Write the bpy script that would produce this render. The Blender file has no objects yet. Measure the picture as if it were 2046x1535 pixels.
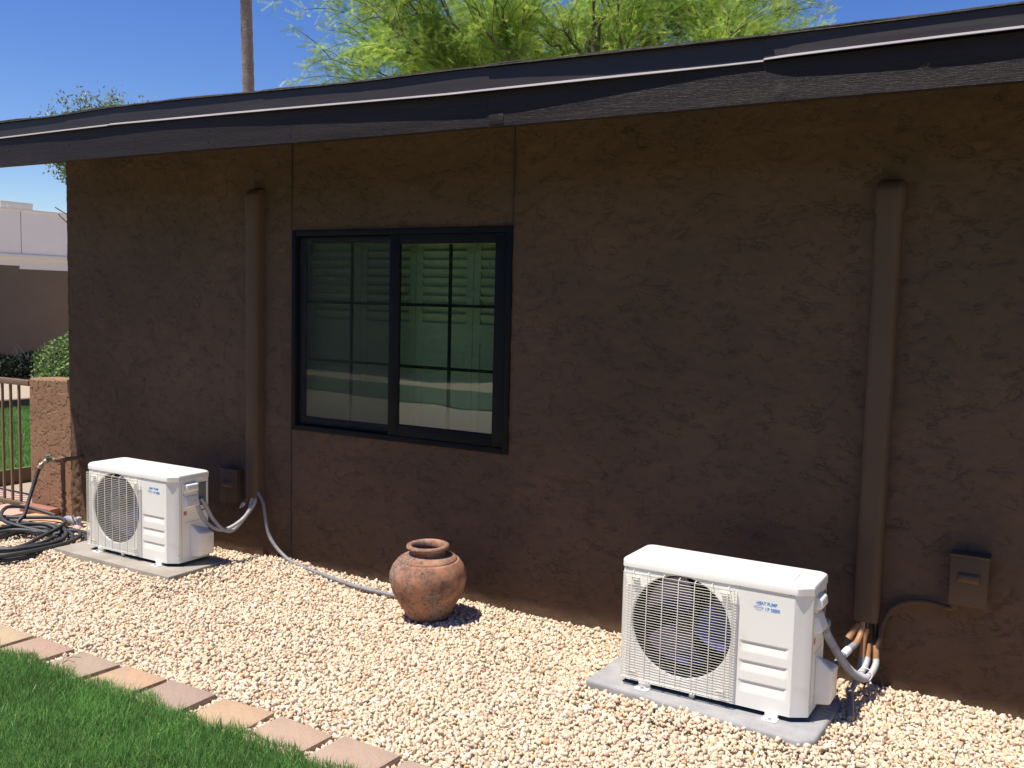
import bpy, bmesh, math, random
import numpy as np
from mathutils import Vector, Matrix, noise
R = math.radians
random.seed(7); rng = np.random.default_rng(11)
sc = bpy.context.scene

# ------------------------------------------------------------------ camera, sky, sun, exposure
FWD = Vector((-0.50814, 0.85699, -0.08580)); RGT = Vector((0.85887, 0.51164, 0.02387)); UPV = RGT.cross(FWD)
cd = bpy.data.cameras.new('camera'); cam = bpy.data.objects.new('camera', cd); sc.collection.objects.link(cam)
cd.sensor_width = 36; cd.lens = 36*1905.6/2046; cd.clip_start = .05; cd.clip_end = 3000
M = Matrix((RGT, UPV, -FWD)).transposed().to_4x4(); M.translation = Vector((0, -4.4495, 1.7082)); cam.matrix_world = M
sc.camera = cam
SUN = Vector((-.24, -.305, 1)).normalized()          # direction towards the sun
w = bpy.data.worlds.new("World"); sc.world = w; w.use_nodes = True
nt = w.node_tree; bgn = nt.nodes['Background']
sky = nt.nodes.new('ShaderNodeTexSky'); sky.sky_type = 'NISHITA'; sky.sun_disc = False
sky.sun_elevation = math.asin(SUN.z); sky.sun_rotation = math.atan2(SUN.x, SUN.y)
sky.air_density = 1.0; sky.dust_density = .2; sky.ozone_density = 3.0; sky.altitude = 400
hsv = nt.nodes.new('ShaderNodeHueSaturation'); hsv.inputs['Saturation'].default_value = 1.30; hsv.inputs['Hue'].default_value = .520
nt.links.new(sky.outputs[0], hsv.inputs['Color']); nt.links.new(hsv.outputs[0], bgn.inputs[0]); bgn.inputs[1].default_value = .10
sd = bpy.data.lights.new('sun', 'SUN'); sd.energy = 5.0; sd.angle = R(.5); sd.color = (1, .94, .85)
so = bpy.data.objects.new('sun', sd); sc.collection.objects.link(so)
so.rotation_euler = SUN.to_track_quat('Z', 'Y').to_euler(); so.location = (-3, -4, 12)
sc.view_settings.view_transform = 'Standard'; sc.view_settings.look = 'None'
sc.view_settings.exposure = 0.45; sc.view_settings.gamma = 1
sc.cycles.max_bounces = 10; sc.cycles.transparent_max_bounces = 24

# ------------------------------------------------------------------ materials
def newmat(name):
    m = bpy.data.materials.new(name); m.use_nodes = True
    return m, m.node_tree, m.node_tree.nodes['Principled BSDF']
def N(nt, t, **kw):
    n = nt.nodes.new(t)
    for k, v in kw.items():
        if hasattr(n, k): setattr(n, k, v)
        else: n.inputs[k.replace('_', ' ')].default_value = v
    return n
def L(nt, a, b): nt.links.new(a, b)
def ramp(nt, src, pts):
    r = nt.nodes.new('ShaderNodeValToRGB'); e = r.color_ramp.elements
    while len(e) < len(pts): e.new(.5)
    for i, (p, c) in enumerate(pts):
        e[i].position = p; e[i].color = (c, c, c, 1) if not isinstance(c, tuple) else (*c, 1)
    L(nt, src, r.inputs[0]); return r.outputs[0]
def pbr(name, c1, c2=None, rough=.6, nscale=8, bump=0, bscale=80, bdist=.002, spec=.5, metal=0, detail=6, stretch=None, contrast=(.35, .65), trans=0, coat=0):
    m, nt, b = newmat(name)
    b.inputs['Roughness'].default_value = rough; b.inputs['Metallic'].default_value = metal
    b.inputs['Specular IOR Level'].default_value = spec; b.inputs['Coat Weight'].default_value = coat
    tc = N(nt, 'ShaderNodeTexCoord'); co = tc.outputs['Object']
    if stretch:
        mp = N(nt, 'ShaderNodeMapping'); mp.inputs['Scale'].default_value = stretch; L(nt, co, mp.inputs[0]); co = mp.outputs[0]
    if c2:
        n = N(nt, 'ShaderNodeTexNoise', Scale=nscale, Detail=detail, Roughness=.6); L(nt, co, n.inputs['Vector'])
        L(nt, ramp(nt, n.outputs['Fac'], [(contrast[0], tuple(c1)), (contrast[1], tuple(c2))]), b.inputs['Base Color'])
    else: b.inputs['Base Color'].default_value = (*c1, 1)
    if bump:
        n = N(nt, 'ShaderNodeTexNoise', Scale=bscale, Detail=5, Roughness=.65); L(nt, co, n.inputs['Vector'])
        bp = N(nt, 'ShaderNodeBump', Strength=bump, Distance=bdist); L(nt, n.outputs['Fac'], bp.inputs['Height']); L(nt, bp.outputs[0], b.inputs['Normal'])
    return m
def stucco(name, c1, c2, amp=1.0):
    m, nt, b = newmat(name); b.inputs['Roughness'].default_value = .82; b.inputs['Specular IOR Level'].default_value = .25
    tc = N(nt, 'ShaderNodeTexCoord'); co = tc.outputs['Object']
    n0 = N(nt, 'ShaderNodeTexNoise', Scale=1.6, Detail=5, Roughness=.6); L(nt, co, n0.inputs['Vector'])
    L(nt, ramp(nt, n0.outputs['Fac'], [(.32, c1), (.52, tuple(.5*(p+q) for p, q in zip(c1, c2))), (.70, c2)]), b.inputs['Base Color'])
    mp = N(nt, 'ShaderNodeMapping'); mp.inputs['Scale'].default_value = (.75, 1, 1.35); mp.inputs['Rotation'].default_value = (0, .25, 0); L(nt, co, mp.inputs[0]); cs = mp.outputs[0]
    def mul(a_, b_):
        q = N(nt, 'ShaderNodeMath', operation='MULTIPLY'); L(nt, a_, q.inputs[0]); L(nt, b_, q.inputs[1]); return q.outputs[0]
    nm = N(nt, 'ShaderNodeTexNoise', Scale=2.3, Detail=3); L(nt, co, nm.inputs['Vector']); mk = ramp(nt, nm.outputs['Fac'], [(.40, .10), (.62, 1.0)])
    nb_ = N(nt, 'ShaderNodeTexNoise', Scale=13, Detail=3); L(nt, co, nb_.inputs['Vector']); mb_ = ramp(nt, nb_.outputs['Fac'], [(.47, 0.0), (.56, 1.0)])
    n1 = N(nt, 'ShaderNodeTexNoise', Scale=7, Detail=9, Roughness=.66, Distortion=.3); L(nt, cs, n1.inputs['Vector'])
    h1 = mul(ramp(nt, n1.outputs['Fac'], [(.44, 0.0), (.497, .15), (.505, 1.0), (.53, .35), (.60, 0.0)]), mb_)
    n2 = N(nt, 'ShaderNodeTexNoise', Scale=26, Detail=7, Roughness=.62, Distortion=.4); L(nt, cs, n2.inputs['Vector'])
    h2 = mul(ramp(nt, n2.outputs['Fac'], [(.52, 0.0), (.56, 1.0)]), mk)
    n3 = N(nt, 'ShaderNodeTexNoise', Scale=170, Detail=3); L(nt, co, n3.inputs['Vector'])
    b1 = N(nt, 'ShaderNodeBump', Strength=.7*amp, Distance=-.006); L(nt, h1, b1.inputs['Height'])
    b2 = N(nt, 'ShaderNodeBump', Strength=.38*amp, Distance=.003); L(nt, h2, b2.inputs['Height']); L(nt, b1.outputs[0], b2.inputs['Normal'])
    b3 = N(nt, 'ShaderNodeBump', Strength=.45, Distance=.001); L(nt, n3.outputs['Fac'], b3.inputs['Height']); L(nt, b2.outputs[0], b3.inputs['Normal'])
    L(nt, b3.outputs[0], b.inputs['Normal']); return m
def attrmat(name, rough=.8, trans=0.0, bump=0, spec=.3, tint=(1, 1, 1)):
    m, nt, b = newmat(name); b.inputs['Roughness'].default_value = rough; b.inputs['Specular IOR Level'].default_value = spec
    a = N(nt, 'ShaderNodeAttribute', attribute_name='col')
    L(nt, a.outputs['Color'], b.inputs['Base Color'])
    if bump:
        tc = N(nt, 'ShaderNodeTexCoord'); n = N(nt, 'ShaderNodeTexNoise', Scale=220, Detail=4); L(nt, tc.outputs['Object'], n.inputs['Vector'])
        bp = N(nt, 'ShaderNodeBump', Strength=bump, Distance=.003); L(nt, n.outputs['Fac'], bp.inputs['Height']); L(nt, bp.outputs[0], b.inputs['Normal'])
    if trans:
        t = N(nt, 'ShaderNodeBsdfTranslucent'); mx = N(nt, 'ShaderNodeMixShader'); mx.inputs[0].default_value = trans
        L(nt, a.outputs['Color'], t.inputs['Color']); L(nt, b.outputs[0], mx.inputs[1]); L(nt, t.outputs[0], mx.inputs[2])
        L(nt, mx.outputs[0], nt.nodes['Material Output'].inputs[0])
    return m
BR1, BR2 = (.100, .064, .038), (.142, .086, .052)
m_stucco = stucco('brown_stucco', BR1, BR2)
m_pier = stucco('sunlit_stucco', (.27, .155, .090), (.31, .18, .105), .35)  # house wall paint lightened for the pier, direct sunlight put into the colour
m_far = pbr('block_wall_paint', (.23, .155, .10), (.26, .175, .115), .9, 1.2, .5, 40, .004)
m_fascia = pbr('dark_fascia_paint', (.022, .016, .014), (.031, .023, .020), .48, 3, .9, 60, .003, .22, stretch=(.25, 1, 6))
m_flash = pbr('dark_flashing_paint', (.028, .021, .019), (.034, .026, .024), .55, 2, .2, 20, .002)
m_lip = pbr('drip_metal', (.26, .235, .24), (.32, .29, .30), .45, 5, metal=.0)
m_shingle = pbr('asphalt_shingle', (.05, .045, .04), (.14, .12, .10), .9, 40, .8, 200, .003)
m_soffit = pbr('soffit_paint', (.05, .035, .03), rough=.8)
m_bead = pbr('joint_paint', (.06, .038, .028), rough=.7)
m_frame = pbr('dark_window_frame', (.009, .010, .011), (.012, .013, .014), .55, 4, spec=.12)
m_muntin = pbr('muntin_black', (.012, .016, .014), rough=.5)
m_shut = pbr('shutter_white', (.74, .78, .62), (.80, .82, .68), .5, 3)
m_room = pbr('room_wall', (.30, .28, .24), rough=.9)
m_white = pbr('unit_white', (.77, .75, .67), (.865, .86, .79), .40, 5, .05, 300, .0005, contrast=(.28, .44))
m_white2 = pbr('unit_lid_white', (.82, .80, .72), (.85, .83, .76), .42, 3)
m_wire = pbr('wire_white', (.78, .75, .65), rough=.35)
m_dark = pbr('dark_plastic', (.012, .012, .013), rough=.35)
m_blade = pbr('fan_blade_plastic', (.07, .07, .20), rough=.15, spec=1.0)  # black blades tinted blue, sky reflection painted into the colour
m_coilm = pbr('condenser_fins', (.006, .006, .009), (.016, .016, .022), .4, 40, .6, 300, .002, metal=.5, stretch=(8, 1, .3))
m_blue = pbr('blue_lettering', (.07, .29, .70), rough=.5)
m_pblue = pbr('pale_blue_lettering', (.45, .58, .72), rough=.5)
m_stick = pbr('grey_sticker', (.14, .14, .15), (.20, .20, .21), .4, 30)
m_red = pbr('red_sticker', (.6, .16, .14), rough=.5)
m_conc = pbr('concrete_pad', (.28, .275, .27), (.35, .345, .34), .85, 12, .5, 120, .002)
m_conc2 = pbr('concrete_pad_tan', (.28, .25, .205), (.36, .325, .27), .85, 9, .5, 120, .002)
m_hosew = pbr('grey_conduit', (.42, .42, .44), (.48, .48, .49), .5, 20)
m_hoseg = pbr('grey_tube', (.20, .20, .215), (.26, .26, .27), .5, 20)
m_insul = pbr('grey_tape', (.22, .24, .27), (.30, .31, .34), .6, 30, .5, 90, .002)
m_brownp = pbr('brown_painted_hose', (.34, .18, .08), (.42, .23, .11), .5, 14)
m_cover = pbr('brown_cover_paint', (.104, .065, .039), (.122, .077, .046), .6, 2, .2, 60, .001, .25)
m_tie = pbr('white_tie', (.8, .8, .8), rough=.4)
m_rub = pbr('rubber_hose', (.030, .031, .034), (.055, .056, .060), .55, 14, .3, 200, .001)
m_brass = pbr('weathered_brass', (.36, .30, .20), (.44, .38, .28), .45, 30, metal=.4)
m_green = pbr('green_tap_handle', (.03, .22, .13), rough=.4)
m_rust = pbr('brown_painted_pipe', (.17, .085, .05), (.22, .12, .075), .7, 20, .5, 90, .002)
m_rail = pbr('brown_rail_paint', (.19, .12, .07), (.22, .14, .082), .5, 6)
m_slab = pbr('orange_flagstone', (.55, .33, .17), (.62, .41, .24), .8, 6, .4, 60, .002)
m_brick = pbr('red_brick', (.30, .12, .08), (.36, .16, .11), .8, 12, .5, 80, .002)
m_pinks = pbr('pink_slab', (.48, .31, .24), (.56, .38, .30), .8, 8, .4, 60, .002)
m_pinkp = pbr('pink_plastic', (.55, .32, .34), rough=.5)
m_greyp = pbr('grey_plastic', (.30, .35, .36), rough=.4)
m_bark = pbr('green_bark', (.10, .085, .05), (.16, .13, .09), .85, 20, .5, 60, .004)
m_twig = pbr('brown_twigs', (.07, .05, .035), (.12, .09, .06), .85, 20)
m_palm = pbr('palm_trunk', (.13, .10, .08), (.25, .20, .165), .9, 6, .9, 30, .02, stretch=(1, 1, 3))
m_bldg = pbr('white_building_paint', (.80, .745, .68), (.84, .785, .72), .85, .6, .2, 8, .01)
m_bldg2 = pbr('cream_building_band', (.74, .69, .60), rough=.85)
m_unit = pbr('rooftop_unit_paint', (.62, .58, .48), (.66, .62, .52), .6, 1)
m_soil = pbr('lawn_soil', (.06, .12, .025), (.08, .15, .035), .95, 12)
m_grav = pbr('gravel_bed_ground', (.50, .40, .28), (.64, .53, .39), .95, 90, 1.0, 70, .02)
m_ground = pbr('ground_gravel', (.36, .28, .20), (.60, .49, .36), .95, 60, 1.0, 45, .03)
m_shade = pbr('retaining_face', (.16, .11, .08), rough=.9)
m_stone = attrmat('gravel_stone', .85, bump=.35)
m_grass = attrmat('grass_blade', .36, .35, spec=.35)
m_leaf = attrmat('leaf', .5, .55)
m_leaf2 = attrmat('bush_leaf', .45, .25)

def terracotta():
    m, nt, b = newmat('weathered_terracotta'); b.inputs['Roughness'].default_value = .82; b.inputs['Specular IOR Level'].default_value = .2
    co = N(nt, 'ShaderNodeTexCoord').outputs['Object']
    n0 = N(nt, 'ShaderNodeTexNoise', Scale=9, Detail=6, Roughness=.6); L(nt, co, n0.inputs['Vector'])
    base = ramp(nt, n0.outputs['Fac'], [(.3, (.30, .145, .09)), (.5, (.44, .215, .125)), (.68, (.38, .26, .19))])
    n1 = N(nt, 'ShaderNodeTexNoise', Scale=5.5, Detail=9, Roughness=.72); L(nt, co, n1.inputs['Vector'])
    sm = ramp(nt, n1.outputs['Fac'], [(.42, 0.0), (.54, .9)])
    n2 = N(nt, 'ShaderNodeTexNoise', Scale=70, Detail=4, Roughness=.7); L(nt, co, n2.inputs['Vector'])
    sp = ramp(nt, n2.outputs['Fac'], [(.40, .25), (.60, 1.0)])
    mu = N(nt, 'ShaderNodeMath', operation='MULTIPLY'); L(nt, sm, mu.inputs[0]); L(nt, sp, mu.inputs[1])
    mx = N(nt, 'ShaderNodeMix', data_type='RGBA'); L(nt, mu.outputs[0], mx.inputs[0]); L(nt, base, mx.inputs[6]); mx.inputs[7].default_value = (.085, .075, .075, 1)
    n4 = N(nt, 'ShaderNodeTexNoise', Scale=4, Detail=7, Roughness=.7); L(nt, co, n4.inputs['Vector'])
    gr = ramp(nt, n4.outputs['Fac'], [(.56, 0.0), (.72, .6)])
    mx2 = N(nt, 'ShaderNodeMix', data_type='RGBA'); L(nt, gr, mx2.inputs[0]); L(nt, mx.outputs[2], mx2.inputs[6]); mx2.inputs[7].default_value = (.33, .28, .24, 1)
    L(nt, mx2.outputs[2], b.inputs['Base Color'])
    bp = N(nt, 'ShaderNodeBump', Strength=.5, Distance=.004); L(nt, n2.outputs['Fac'], bp.inputs['Height']); L(nt, bp.outputs[0], b.inputs['Normal'])
    return m
def glassmat(name, tint, ior):
    m, nt, b = newmat(name); nt.nodes.remove(b)
    t = N(nt, 'ShaderNodeBsdfTransparent'); t.inputs[0].default_value = (*tint, 1)
    g = N(nt, 'ShaderNodeBsdfGlossy'); g.inputs['Roughness'].default_value = 0.004; g.inputs[0].default_value = (1, 1, 1, 1)
    ge = N(nt, 'ShaderNodeNewGeometry'); dt = N(nt, 'ShaderNodeVectorMath', operation='DOT_PRODUCT'); L(nt, ge.outputs['Incoming'], dt.inputs[0]); L(nt, ge.outputs['Normal'], dt.inputs[1])
    def mth(op, a_, b_=None):
        q = N(nt, 'ShaderNodeMath', operation=op)
        for i_, v_ in enumerate((a_, b_)):
            if v_ is None: continue
            if isinstance(v_, (int, float)): q.inputs[i_].default_value = v_
            else: L(nt, v_, q.inputs[i_])
        return q.outputs[0]
    k_ = mth('POWER', mth('SUBTRACT', 1.0, mth('ABSOLUTE', dt.outputs['Value'])), 5.0)
    fres = mth('ADD', mth('MULTIPLY', k_, 1-ior), ior)
    co = N(nt, 'ShaderNodeTexCoord').outputs['Object']
    n = N(nt, 'ShaderNodeTexNoise', Scale=1.3, Detail=1); L(nt, co, n.inputs['Vector'])
    bp = N(nt, 'ShaderNodeBump', Strength=.12, Distance=.01); L(nt, n.outputs['Fac'], bp.inputs['Height']); L(nt, bp.outputs[0], g.inputs['Normal'])
    mx = N(nt, 'ShaderNodeMixShader'); L(nt, fres, mx.inputs[0]); L(nt, t.outputs[0], mx.inputs[1]); L(nt, g.outputs[0], mx.inputs[2])
    L(nt, mx.outputs[0], nt.nodes['Material Output'].inputs[0]); return m
m_terra = terracotta()
m_glass = glassmat('window_glass', (.68, .75, .67), .080)
def screenmat():
    m, nt, b = newmat('insect_screen_mesh'); b.inputs['Base Color'].default_value = (.02, .022, .024, 1); b.inputs['Roughness'].default_value = .7
    t = N(nt, 'ShaderNodeBsdfTransparent'); mx = N(nt, 'ShaderNodeMixShader'); mx.inputs[0].default_value = .42
    L(nt, t.outputs[0], mx.inputs[1]); L(nt, b.outputs[0], mx.inputs[2]); L(nt, mx.outputs[0], nt.nodes['Material Output'].inputs[0]); return m
m_screen = screenmat()

# ------------------------------------------------------------------ mesh helpers
def link(o, parent=None):
    sc.collection.objects.link(o)
    if parent is not None: o.parent = parent
    return o
def tag(o, label=None, cat=None, group=None, kind=None):
    if label: o['label'] = label
    if cat: o['category'] = cat
    if group: o['group'] = group
    if kind: o['kind'] = kind
    return o
def thing(name, label, cat, loc=(0, 0, 0), rz=0, group=None):
    o = bpy.data.objects.new(name, None); o.empty_display_size = .1; link(o); o.location = loc; o.rotation_euler = (0, 0, rz)
    return tag(o, label, cat, group)
class MB:
    def __init__(s): s.v = []; s.f = []
    def add(s, V, F):
        b = len(s.v); s.v += [tuple(p) for p in V]; s.f += [tuple(i+b for i in f) for f in F]; return s
    def box(s, x0, x1, y0, y1, z0, z1):
        V = [(x, y, z) for z in (z0, z1) for y in (y0, y1) for x in (x0, x1)]
        return s.add(V, [(0, 2, 3, 1), (4, 5, 7, 6), (0, 1, 5, 4), (1, 3, 7, 5), (3, 2, 6, 7), (2, 0, 4, 6)])
    def tube(s, path, r, n=8, caps=True):
        P = [Vector(p) for p in path]; k = len(P); rr = r if callable(r) else (lambda t: r)
        up = None; rings = []
        for i, p in enumerate(P):
            t = (P[min(i+1, k-1)]-P[max(i-1, 0)])
            t = t.normalized() if t.length > 1e-9 else Vector((0, 0, 1))
            if up is None: up = t.orthogonal().normalized()
            up = (up-t*up.dot(t)); up = up.normalized() if up.length > 1e-6 else t.orthogonal().normalized()
            q = t.cross(up); R_ = rr(i/(k-1))
            rings.append([p+(up*math.cos(a)+q*math.sin(a))*R_ for a in [2*math.pi*j/n for j in range(n)]])
        V = [v for g in rings for v in g]
        F = [(i*n+j, i*n+(j+1) % n, (i+1)*n+(j+1) % n, (i+1)*n+j) for i in range(k-1) for j in range(n)]
        if caps: F += [tuple(reversed(range(n))), tuple((k-1)*n+j for j in range(n))]
        return s.add(V, F)
    def lathe(s, prof, n=32, c=(0, 0, 0), wob=None):
        V = []; 
        for (r, z) in prof:
            for j in range(n):
                a = 2*math.pi*j/n; rr = r*(1+(wob(a, z) if wob else 0))
                V.append((c[0]+rr*math.cos(a), c[1]+rr*math.sin(a), c[2]+z))
        k = len(prof)
        F = [(i*n+j, i*n+(j+1) % n, (i+1)*n+(j+1) % n, (i+1)*n+j) for i in range(k-1) for j in range(n)]
        F += [tuple(reversed(range(n))), tuple((k-1)*n+j for j in range(n))]
        return s.add(V, F)
    def prism(s, out, z0, z1, inset=0):
        """vertical extrusion of an xy outline (counter-clockwise)"""
        n = len(out); cx = sum(p[0] for p in out)/n; cy = sum(p[1] for p in out)/n
        V = [(x, y, z0) for x, y in out]+[(x, y, z1) for x, y in out]
        F = [(i, (i+1) % n, n+(i+1) % n, n+i) for i in range(n)]+[tuple(reversed(range(n))), tuple(range(n, 2*n))]
        return s.add(V, F)
    def build(s, name, mat, parent=None, bevel=0, smooth=False, seg=2, auto=None):
        me = bpy.data.meshes.new(name); me.from_pydata(s.v, [], s.f); me.materials.append(mat)
        if bevel or True:
            bm = bmesh.new(); bm.from_mesh(me)
            if bevel:
                es = [e for e in bm.edges if len(e.link_faces) == 2 and e.calc_face_angle(0) > R(25)]
                bmesh.ops.bevel(bm, geom=es, offset=bevel, segments=seg, profile=.5, affect='EDGES', clamp_overlap=True)
            bmesh.ops.recalc_face_normals(bm, faces=bm.faces)
            bm.to_mesh(me); bm.free()
        if smooth or bevel:
            me.polygons.foreach_set('use_smooth', [True]*len(me.polygons))
            try: me.set_sharp_from_angle(angle=R(auto or (40 if not bevel else 35)))
            except Exception: pass
        return link(bpy.data.objects.new(name, me), parent)
def spline(pts, m=8):
    P = [Vector(p) for p in pts]; P = [P[0]*2-P[1]]+P+[P[-1]*2-P[-2]]; o = []
    for i in range(1, len(P)-2):
        for j in range(m):
            t = j/m; a, b, c, d = P[i-1:i+3]
            o.append(.5*((2*b)+(c-a)*t+(2*a-5*b+4*c-d)*t*t+(3*b-a-3*c+d)*t**3))
    o.append(P[-2]); return o
def npmesh(name, V, F, mat, parent=None, col=None, smooth=False):
    """V (n,3), F (m,k) arrays"""
    me = bpy.data.meshes.new(name); n, m, k = len(V), len(F), F.shape[1]
    me.vertices.add(n); me.vertices.foreach_set('co', np.ascontiguousarray(V, dtype=np.float32).ravel())
    me.loops.add(m*k); me.loops.foreach_set('vertex_index', np.ascontiguousarray(F, dtype=np.int32).ravel())
    me.polygons.add(m); me.polygons.foreach_set('loop_start', np.arange(0, m*k, k, dtype=np.int32))
    try: me.polygons.foreach_set('loop_total', np.full(m, k, dtype=np.int32))
    except Exception: pass
    if smooth: me.polygons.foreach_set('use_smooth', np.ones(m, dtype=bool))
    me.update(calc_edges=True)
    if col is not None:
        a = me.color_attributes.new('col', 'FLOAT_COLOR', 'POINT')
        c = np.ones((n, 4), np.float32); c[:, :3] = col; a.data.foreach_set('color', c.ravel())
    me.materials.append(mat)
    return link(bpy.data.objects.new(name, me), parent)
def sheet(name, x0, x1, y0, y1, z, mat):
    o = MB().add([(x0, y0, z), (x1, y0, z), (x1, y1, z), (x0, y1, z)], [(0, 1, 2, 3)]).build(name, mat)
    return tag(o, kind='structure')

# ------------------------------------------------------------------ ground
sheet('ground', -400, 400, -400, 400, -.05, m_ground)
sheet('gravel_bed', -6.62, 5.5, -1.906, 0.15, -.016, m_grav)
sheet('lawn', -9.5, 6, -5.3, -1.905, .008, m_soil)

# raised lawn and raised gravel terrace beyond the railing
o = MB().box(-12.6, -8.25, .35, 16, -.3, .08).build('raised_lawn', m_soil); tag(o, kind='structure')
o = MB().box(-8.25, -8.235, .35, 16, -.3, .086).build('lawn_kerb', m_shade); tag(o, kind='structure')
o = MB().box(-17.45, -12.6, -6, 16, -.3, .20).build('raised_gravel_terrace', m_ground); tag(o, kind='structure')
o = MB().box(-9.4, -7.0, .06, .34, -.2, -.012).build('patio', m_pinks); tag(o, kind='structure')
o = MB().box(-12.62, -12.48, -6, 16, -.3, .208).build('terrace_kerb', m_shade); tag(o, kind='structure')

# gravel stones
def hgt(x, y):
    h = .006*np.sin(x*2.3+1)*np.cos(y*3.1)+.005*np.sin(x*5.7+y*4.2)
    for (a, b, c, d) in ((-5.56, -4.46, -.78, -.36), (-1.77, -.79, -.83, -.36)):
        dd = np.hypot(np.maximum(np.maximum(a-x, x-b), 0), np.maximum(np.maximum(c-y, y-d), 0)); h = h+.038*np.exp(-(dd/.13)**2)
    h += .035*np.exp(-((x+4.25)/.28)**2-((y+.06)/.10)**2)+.02*np.exp(-((x+3.6)/.3)**2-((y+.05)/.1)**2)
    h += .03*np.exp(-((x+.5)/.35)**2-((y+.05)/.10)**2)+.02*np.exp(-((x+4.35)/.2)**2-((y+.35)/.2)**2)
    return h
POT = (-2.918, -.350)
def stones(x0, x1, y0, y1, pitch, rmin, rmax, z0, z1, rough=.36, blocky=False):
    xs = np.arange(x0, x1, pitch); ys = np.arange(y0, y1, pitch); X, Y = np.meshgrid(xs, ys)
    X = (X+rng.uniform(-.55, .55, X.shape)*pitch).ravel(); Y = (Y+rng.uniform(-.55, .55, Y.shape)*pitch).ravel()
    keep = (Y < .0-.004)
    for (a, b, c, d) in ((-5.53, -4.47, -.76, -.36), (-1.76, -.815, -.80, -.36)):
        keep &= ~((X > a) & (X < b) & (Y > c) & (Y < d))
    for xr in (-4.32, -4.009, -3.668, -3.353, -3.045, -2.714, -2.395, -2.073, -1.750): keep &= ~((X > xr-.285) & (X < xr+.005) & (Y < -1.700))
    keep &= ((X-POT[0])**2+(Y-POT[1])**2 > .095**2)
    keep &= ~((X < -6.2) & (Y > -.42) & (X < -6.3+.9*(Y+.42)))
    X, Y = X[keep], Y[keep]; n = len(X)
    ph = (1+5**.5)/2
    base = np.array([(-1, ph, 0), (1, ph, 0), (-1, -ph, 0), (1, -ph, 0), (0, -1, ph), (0, 1, ph), (0, -1, -ph), (0, 1, -ph), (ph, 0, -1), (ph, 0, 1), (-ph, 0, -1), (-ph, 0, 1)])/1.9
    tri = np.array([(0, 11, 5), (0, 5, 1), (0, 1, 7), (0, 7, 10), (0, 10, 11), (1, 5, 9), (5, 11, 4), (11, 10, 2), (10, 7, 6), (7, 1, 8), (3, 9, 4), (3, 4, 2), (3, 2, 6), (3, 6, 8), (3, 8, 9), (4, 9, 5), (2, 4, 11), (6, 2, 10), (8, 6, 7), (9, 8, 1)])
    nb = 12
    if blocky:
        base = np.array([(x, y, z) for z in (-1, 1) for y in (-1, 1) for x in (-1, 1)])*.68; nb = 8
        qd = [(0, 2, 3, 1), (4, 5, 7, 6), (0, 1, 5, 4), (1, 3, 7, 5), (3, 2, 6, 7), (2, 0, 4, 6)]; tri = np.array([t for q_ in qd for t in ((q_[0], q_[1], q_[2]), (q_[0], q_[2], q_[3]))])
    V = base[None]*(1+rng.uniform(-rough, rough, (n, nb, 1))+(rng.uniform(-.18, .18, (n, nb, 3)) if blocky else 0))
    sc3 = rng.uniform(.58, 1.40, (n, 1, 3)); sc3[:, :, 2] *= .85
    V = V*sc3*(rmin+(rmax-rmin)*rng.random((n, 1, 1))**1.8)
    q = rng.normal(size=(n, 4)); q /= np.linalg.norm(q, axis=1, keepdims=True); a, b, c, d = q.T
    Rm = np.array([[1-2*(c*c+d*d), 2*(b*c-a*d), 2*(b*d+a*c)], [2*(b*c+a*d), 1-2*(b*b+d*d), 2*(c*d-a*b)], [2*(b*d-a*c), 2*(c*d+a*b), 1-2*(b*b+c*c)]]).transpose(2, 0, 1)
    V = np.einsum('nij,nkj->nki', Rm, V)
    C = np.stack([X, Y, hgt(X, Y)+rng.uniform(z0, z1, n)], 1)
    V = V+C[:, None, :]
    F = (tri[None]+(np.arange(n)*nb)[:, None, None]).reshape(-1, 3)
    pal = np.array([(.66, .55, .39), (.70, .60, .45), (.63, .52, .37), (.74, .66, .53), (.60, .44, .33), (.66, .46, .36), (.62, .41, .22), (.50, .41, .31), (.78, .72, .64), (.44, .26, .20)])
    pr = np.array([.27, .24, .14, .12, .06, .05, .03, .05, .03, .01]); idx = rng.choice(len(pal), n, p=pr/pr.sum())
    col = pal[idx]*np.array([1.0, .975, .955])*rng.uniform(.88, 1.12, (n, 1))
    return V.reshape(-1, 3), F, np.repeat(col, nb, 0)
parts = [stones(-6.5, 1.6, -1.87, .02, .0200, .0066, .0145, -.011, -.001), stones(-6.5, 1.6, -1.87, .02, .0185, .0066, .0138, -.011, -.001, .25, True), stones(-6.5, 1.6, -1.685, .02, .038, .0065, .0135, .001, .007), stones(-6.5, 1.6, -1.685, .02, .036, .0062, .0135, .001, .007, .28, True)]
off = 0; VV = []; FF = []; CC = []
for V, F, C in parts: VV.append(V); FF.append(F+off); CC.append(C); off += len(V)
g = npmesh('gravel', np.concatenate(VV), np.concatenate(FF), m_stone, col=np.concatenate(CC)); tag(g, kind='stuff')
g['label'] = 'cream and pinkish crushed stone gravel covering the bed along the wall'; g['category'] = 'gravel'

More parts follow.
